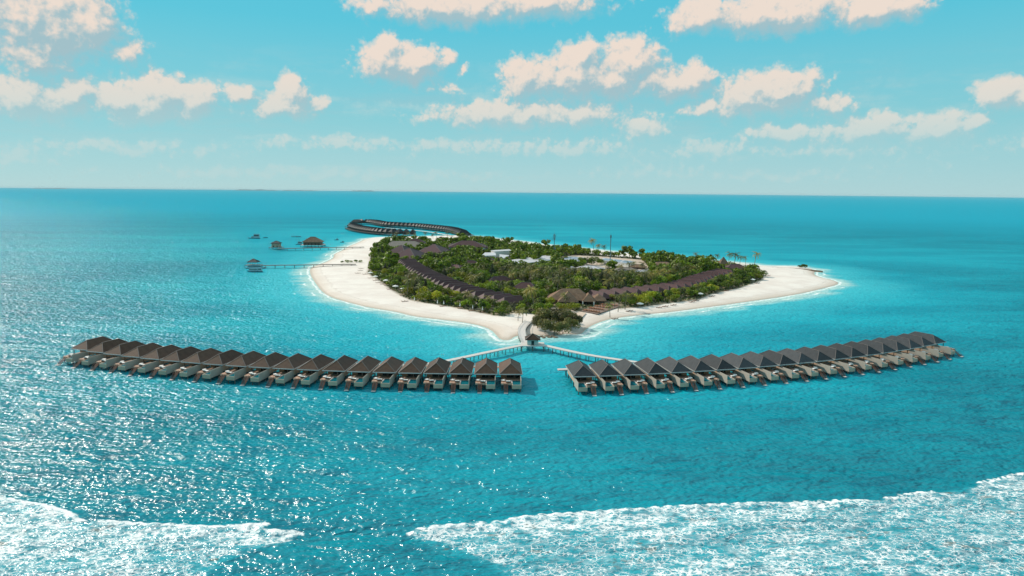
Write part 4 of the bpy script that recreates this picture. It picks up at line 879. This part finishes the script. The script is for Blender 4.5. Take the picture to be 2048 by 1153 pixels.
# the rest of the grove, one mass
if rest:
    VV = []
    TB = [leaves(260, crown_blobs(s_, ra, h, 8), .8, seed=s_)[0] for s_, ra, h in ((51,4.6,7),(52,5.4,6.4),(53,4.,7.6),(54,3.6,9))]
    for x, y, v_, k, s_ in rest:
        T_ = TB[random.randrange(4)]; a = random.uniform(0, 6.28); s_ = s_*HH[k][0]/7.2
        VV.append(np.stack([(T_[:,0]*math.cos(a)-T_[:,1]*math.sin(a))*s_+x, (T_[:,0]*math.sin(a)+T_[:,1]*math.cos(a))*s_+y, T_[:,2]*s_+1.7], 1))
    VV = np.vstack(VV); o = npmesh('far_woodland', VV, np.arange(len(VV)).reshape(-1, 4), M['leaf']); tag(o, 'dense green canopy massed across the far half of the island', 'woodland', kind='stuff')
# low undergrowth
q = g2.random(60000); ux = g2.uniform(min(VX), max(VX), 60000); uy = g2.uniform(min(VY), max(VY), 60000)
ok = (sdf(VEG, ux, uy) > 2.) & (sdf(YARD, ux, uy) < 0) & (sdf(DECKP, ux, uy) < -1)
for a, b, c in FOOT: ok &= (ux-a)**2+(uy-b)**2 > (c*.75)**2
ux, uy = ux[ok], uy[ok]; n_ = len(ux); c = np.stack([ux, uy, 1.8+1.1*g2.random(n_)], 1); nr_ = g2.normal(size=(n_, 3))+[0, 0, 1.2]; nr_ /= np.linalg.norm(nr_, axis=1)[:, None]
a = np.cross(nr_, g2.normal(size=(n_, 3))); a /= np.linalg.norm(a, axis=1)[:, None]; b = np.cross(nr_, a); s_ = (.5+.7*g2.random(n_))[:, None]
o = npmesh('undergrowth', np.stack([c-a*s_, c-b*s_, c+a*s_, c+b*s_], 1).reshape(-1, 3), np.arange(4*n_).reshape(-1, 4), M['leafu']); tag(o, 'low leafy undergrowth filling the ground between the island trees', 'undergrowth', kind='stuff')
# ---------------------------------------------------------------- beach furniture
def parasol(openp):
    r = empty('parasol', (0,0,0)); tag(r, 'x', 'parasol'); MB().tube((0,0,0), (0,0,2.7), .06, n=6).build('pole', M['pale'], r)
    if openp: m_ = MB().add([(0,0,2.95)]+[(2.0*math.cos(i*math.pi/4), 2.0*math.sin(i*math.pi/4), 2.25) for i in range(8)]+[(2.0*math.cos(i*math.pi/4), 2.0*math.sin(i*math.pi/4), 2.05) for i in range(8)], [(0, 1+i, 1+(i+1) % 8) for i in range(8)]+[(1+i, 9+i, 9+(i+1) % 8, 1+(i+1) % 8) for i in range(8)])
    else: m_ = MB().tube((0,0,1.2), (0,0,2.9), .34, .08, 8)
    m_.build('canopy', M['cush'], r); freeze(r); return r
PO, PCL = parasol(True), parasol(False)
def blounger():
    r = empty('beach_lounger', (0,0,0)); tag(r, 'x', 'lounger'); f_ = MB().box(-.4,.4,-1,.9,.22,.34)
    for x in (-.35,.35):
        for y in (-.85,.75): f_.box(x-.05,x+.05,y-.05,y+.05,-.1,.22)
    f_.add([(-.4,.9,.3),(.4,.9,.3),(.4,1.5,.85),(-.4,1.5,.85),(-.4,.9,.4),(.4,.9,.4),(.4,1.45,.95),(-.4,1.45,.95)],[(3,2,1,0),(4,5,6,7),(0,1,5,4),(1,2,6,5),(2,3,7,6),(3,0,4,7)])
    f_.build('frame', M['stair'], r); freeze(r); return r
BLG = blounger()
OPENP = [(741,549),(760,552),(751,557),(772,565),(787,573),(791,577),(807,582)]
for i, (px, py) in enumerate(OPENP+[(1400,592),(1505,563),(1280,612)]):
    x, y = at(px, py+3, 1.6); lab = f'{nth(i)} open white parasol from the jetty landing along the lagoon beach' if i < 7 else ['open white parasol beside the sandspit-side hedge and loungers', 'open white parasol closest to the bare sandspit', 'open white parasol past the dining deck palms'][i-7]
    place(PO, x, y, gz(x, y), 0, lab, 'white parasols on the beaches', s=1.25, key='po')
for i, (px, py) in enumerate([(829,602),(875,608.5),(887.5,610),(920,614.5),(945.5,619),(965,622)]):
    x, y = at(px, py+3, 1.6); place(PCL, x, y, gz(x, y), 0, f'{nth(i)} closed cream parasol from the jetty landing along the front hedge', 'closed parasols along the lagoon hedge', s=1.3, key='pc')
LG = [(716,546),(721,540.5),(722,536.5),(731,548),(742,555.5),(752,560.5),(757,565),(766,567.5),(774,570),(780,578),(793,580),(806,590),(810,602),(886,612),(922,616),(944,621),(966,624)]
LGR = [(1229,632),(1258,620),(1318,613),(1330,611),(1346,608.5),(1383,602.5),(1392,600),(1423,592),(1432,586),(1452,581),(1461,577),(1473,574),(1484,570),(1513,566),(1536,551)]
for L, nm in ((LG, 'lagoon beach, counted from the jetty landing'), (LGR, 'sandspit-side beach, counted from the dining deck')):
    for i, (px, py) in enumerate(L):
        x, y = at(px, py+2, 1.5); rz_ = (1.9 if L is LG else -2.2)+random.uniform(-.2, .2)
        for k_, side_ in ((-1, 'landward'), (1, 'seaward')): place(BLG, x+k_*1.1, y+k_*.7, gz(x, y), rz_, f'{side_} dark lounger of the {nth(i)} pair on the {nm}', 'dark loungers on the beaches', s=(1.3, 1.15, 1.2), key='blg')
def dining():
    r = empty('dining_set', (0,0,0)); tag(r, 'x', 'dining set'); MB().tube((0,0,.0), (0,0,.7), .1, n=6).tube((0,0,.7), (0,0,.78), .75, n=12).build('table', M['orange'], r)
    for k_ in range(4):
        a = k_*math.pi/2; ca_, sa = math.cos(a), math.sin(a); m_ = MB().box(-.25,.25,.75,1.25,.3,.45).box(-.25,.25,1.2,1.27,.45,.95)
        for x in (-.2,.2):
            for y in (.8,1.2): m_.box(x-.03,x+.03,y-.03,y+.03,0,.3)
        m_.v = [(x*ca_-y*sa, x*sa+y*ca_, z) for x, y, z in m_.v]; m_.build('chair', M['orange'], r)
    freeze(r); return r
DS = dining(); i = 0
for row, (p0, p1, n_) in enumerate((((1170,621.5),(1196,625.5),6), ((1180,617),(1206,620.5),6), ((1193,613.5),(1218,616.5),6), ((1205,610.5),(1232,612.5),6))):
    for k_ in range(n_):
        u = k_/(n_-1); x, y = at(p0[0]+(p1[0]-p0[0])*u, p0[1]+(p1[1]-p0[1])*u, 2.1)
        place(DS, x, y, 2.055, random.uniform(0, 1.5), f'orange dining set on the deck, {nth(k_)} from restaurant in {nth(row)} row from the beach', 'orange dining sets on the deck', s=1.15)
# rocks at the point
for i, (px, py) in enumerate([(1083,673.5),(1088,675.5),(1094,672.5),(1100,674.5),(1106,673),(1111,675)]):
    x, y = at(px, py, .2); g3 = np.random.default_rng(i); bpy_m = bpy.data.meshes.new('rock')
    import bmesh
    bm = bmesh.new(); bmesh.ops.create_icosphere(bm, subdivisions=2, radius=1.1)
    for v_ in bm.verts: v_.co *= 1+.22*math.sin(v_.co.x*4+i)*math.cos(v_.co.y*3.1+i*2)+.1*g3.normal()
    for v_ in bm.verts: v_.co.x *= 1.5; v_.co.z *= .6
    bm.to_mesh(bpy_m); bm.free(); bpy_m.materials.append(M['rock']); o = bpy.data.objects.new('rock', bpy_m); C.objects.link(o); o.location = (x, y, .1); o.rotation_euler = (0,0,i*1.3)
    tag(o, f'dark wet boulder at the waterline, {nth(i)} from the pavilion', 'rock', 'boulders below the point thicket')
# groyne and leaning tree on the sandspit
x, y = at(1608, 535, 1.2); plant(BROAD[4], x, y, 1, .85, 'wind-swept tree alone on the sandspit tip', 'broadleaf trees on the island')
x, y = at(1600, 536.5, 1.2); plant(SHRUB[2], x, y, 1, .8, 'low shrub beside the lone tree on the sandspit tip', 'seaside shrubs')
for i, (px, py) in enumerate([(684,526.5),(694,526),(702,525.5),(712,525.5),(721,525.8)]):
    x, y = at(px, py, 1.6); plant(SHRUB[i % 3], x, y, i, .55+.1*(i % 2), f'{nth(i)} small shrub from the water beside the nearer lagoon jetty', 'seaside shrubs')
g_ = MB(); P_ = [at(1520,536.5,1), at(1585,537.5,1), at(1626,541.5,1), at(1645,544.5,.5)]
for a, b in zip(P_[:-1], P_[1:]): g_.beam((*a, .9), (*b, .9), 1.2, 1.6)
o = g_.build('groyne', M['rock']); tag(o, 'low dark stone groyne along the far edge of the sandspit', 'groyne')
# distant islands on the horizon
for i, (x0, x1, h) in enumerate([(465,560,55),(560,640,40),(700,752,60),(60,140,38)]):
    a0, a1 = [math.atan2(ray(q_, 380)[0], ray(q_, 380)[1]) for q_ in (x0, x1)]; RD2 = 42000; n_ = 40; g3 = np.random.default_rng(60+i); V = []; hh = np.convolve(g3.random(n_+6), np.ones(7)/7, 'valid')
    for k_ in range(n_):
        u = k_/(n_-1); a = a0+(a1-a0)*u; z = h*min(1, 6*u, 6*(1-u))*(.4+hh[k_]); c_, s_ = math.cos(a), math.sin(a); V += [(RD2*s_, RD2*c_, -5), ((RD2+400)*s_, (RD2+400)*c_, z), ((RD2+1500)*s_, (RD2+1500)*c_, -5)]
    o = MB().add(V, [f for k_ in range(n_-1) for f in ((3*k_, 3*k_+3, 3*k_+4, 3*k_+1), (3*k_+1, 3*k_+4, 3*k_+5, 3*k_+2))]).build('distant_island', M['isl'] if 'isl' in M else M.setdefault('isl', simple('distant_land', (.05, .11, .13), .9, .1, .001, local=False))); tag(o, kind='structure')

# ---------------------------------------------------------------- air
hb_ = MB().box(-64000, 64000, -64000, 64000, -2.7, 96); hm = bpy.data.materials.new('haze'); hm.use_nodes = True; ht = hm.node_tree; ht.nodes.remove(ht.nodes['Principled BSDF'])
pv = ht.nodes.new('ShaderNodeVolumePrincipled'); pv.inputs['Color'].default_value = (.70, .92, .98, 1); pv.inputs['Density'].default_value = 1.1e-5; pv.inputs['Anisotropy'].default_value = 0
ht.links.new(pv.outputs[0], ht.nodes['Material Output'].inputs['Volume'])
ho = hb_.build('haze', hm); tag(ho, 'thin pale sea haze paling the far water', 'haze', kind='stuff'); sc.cycles.volume_bounces = 0
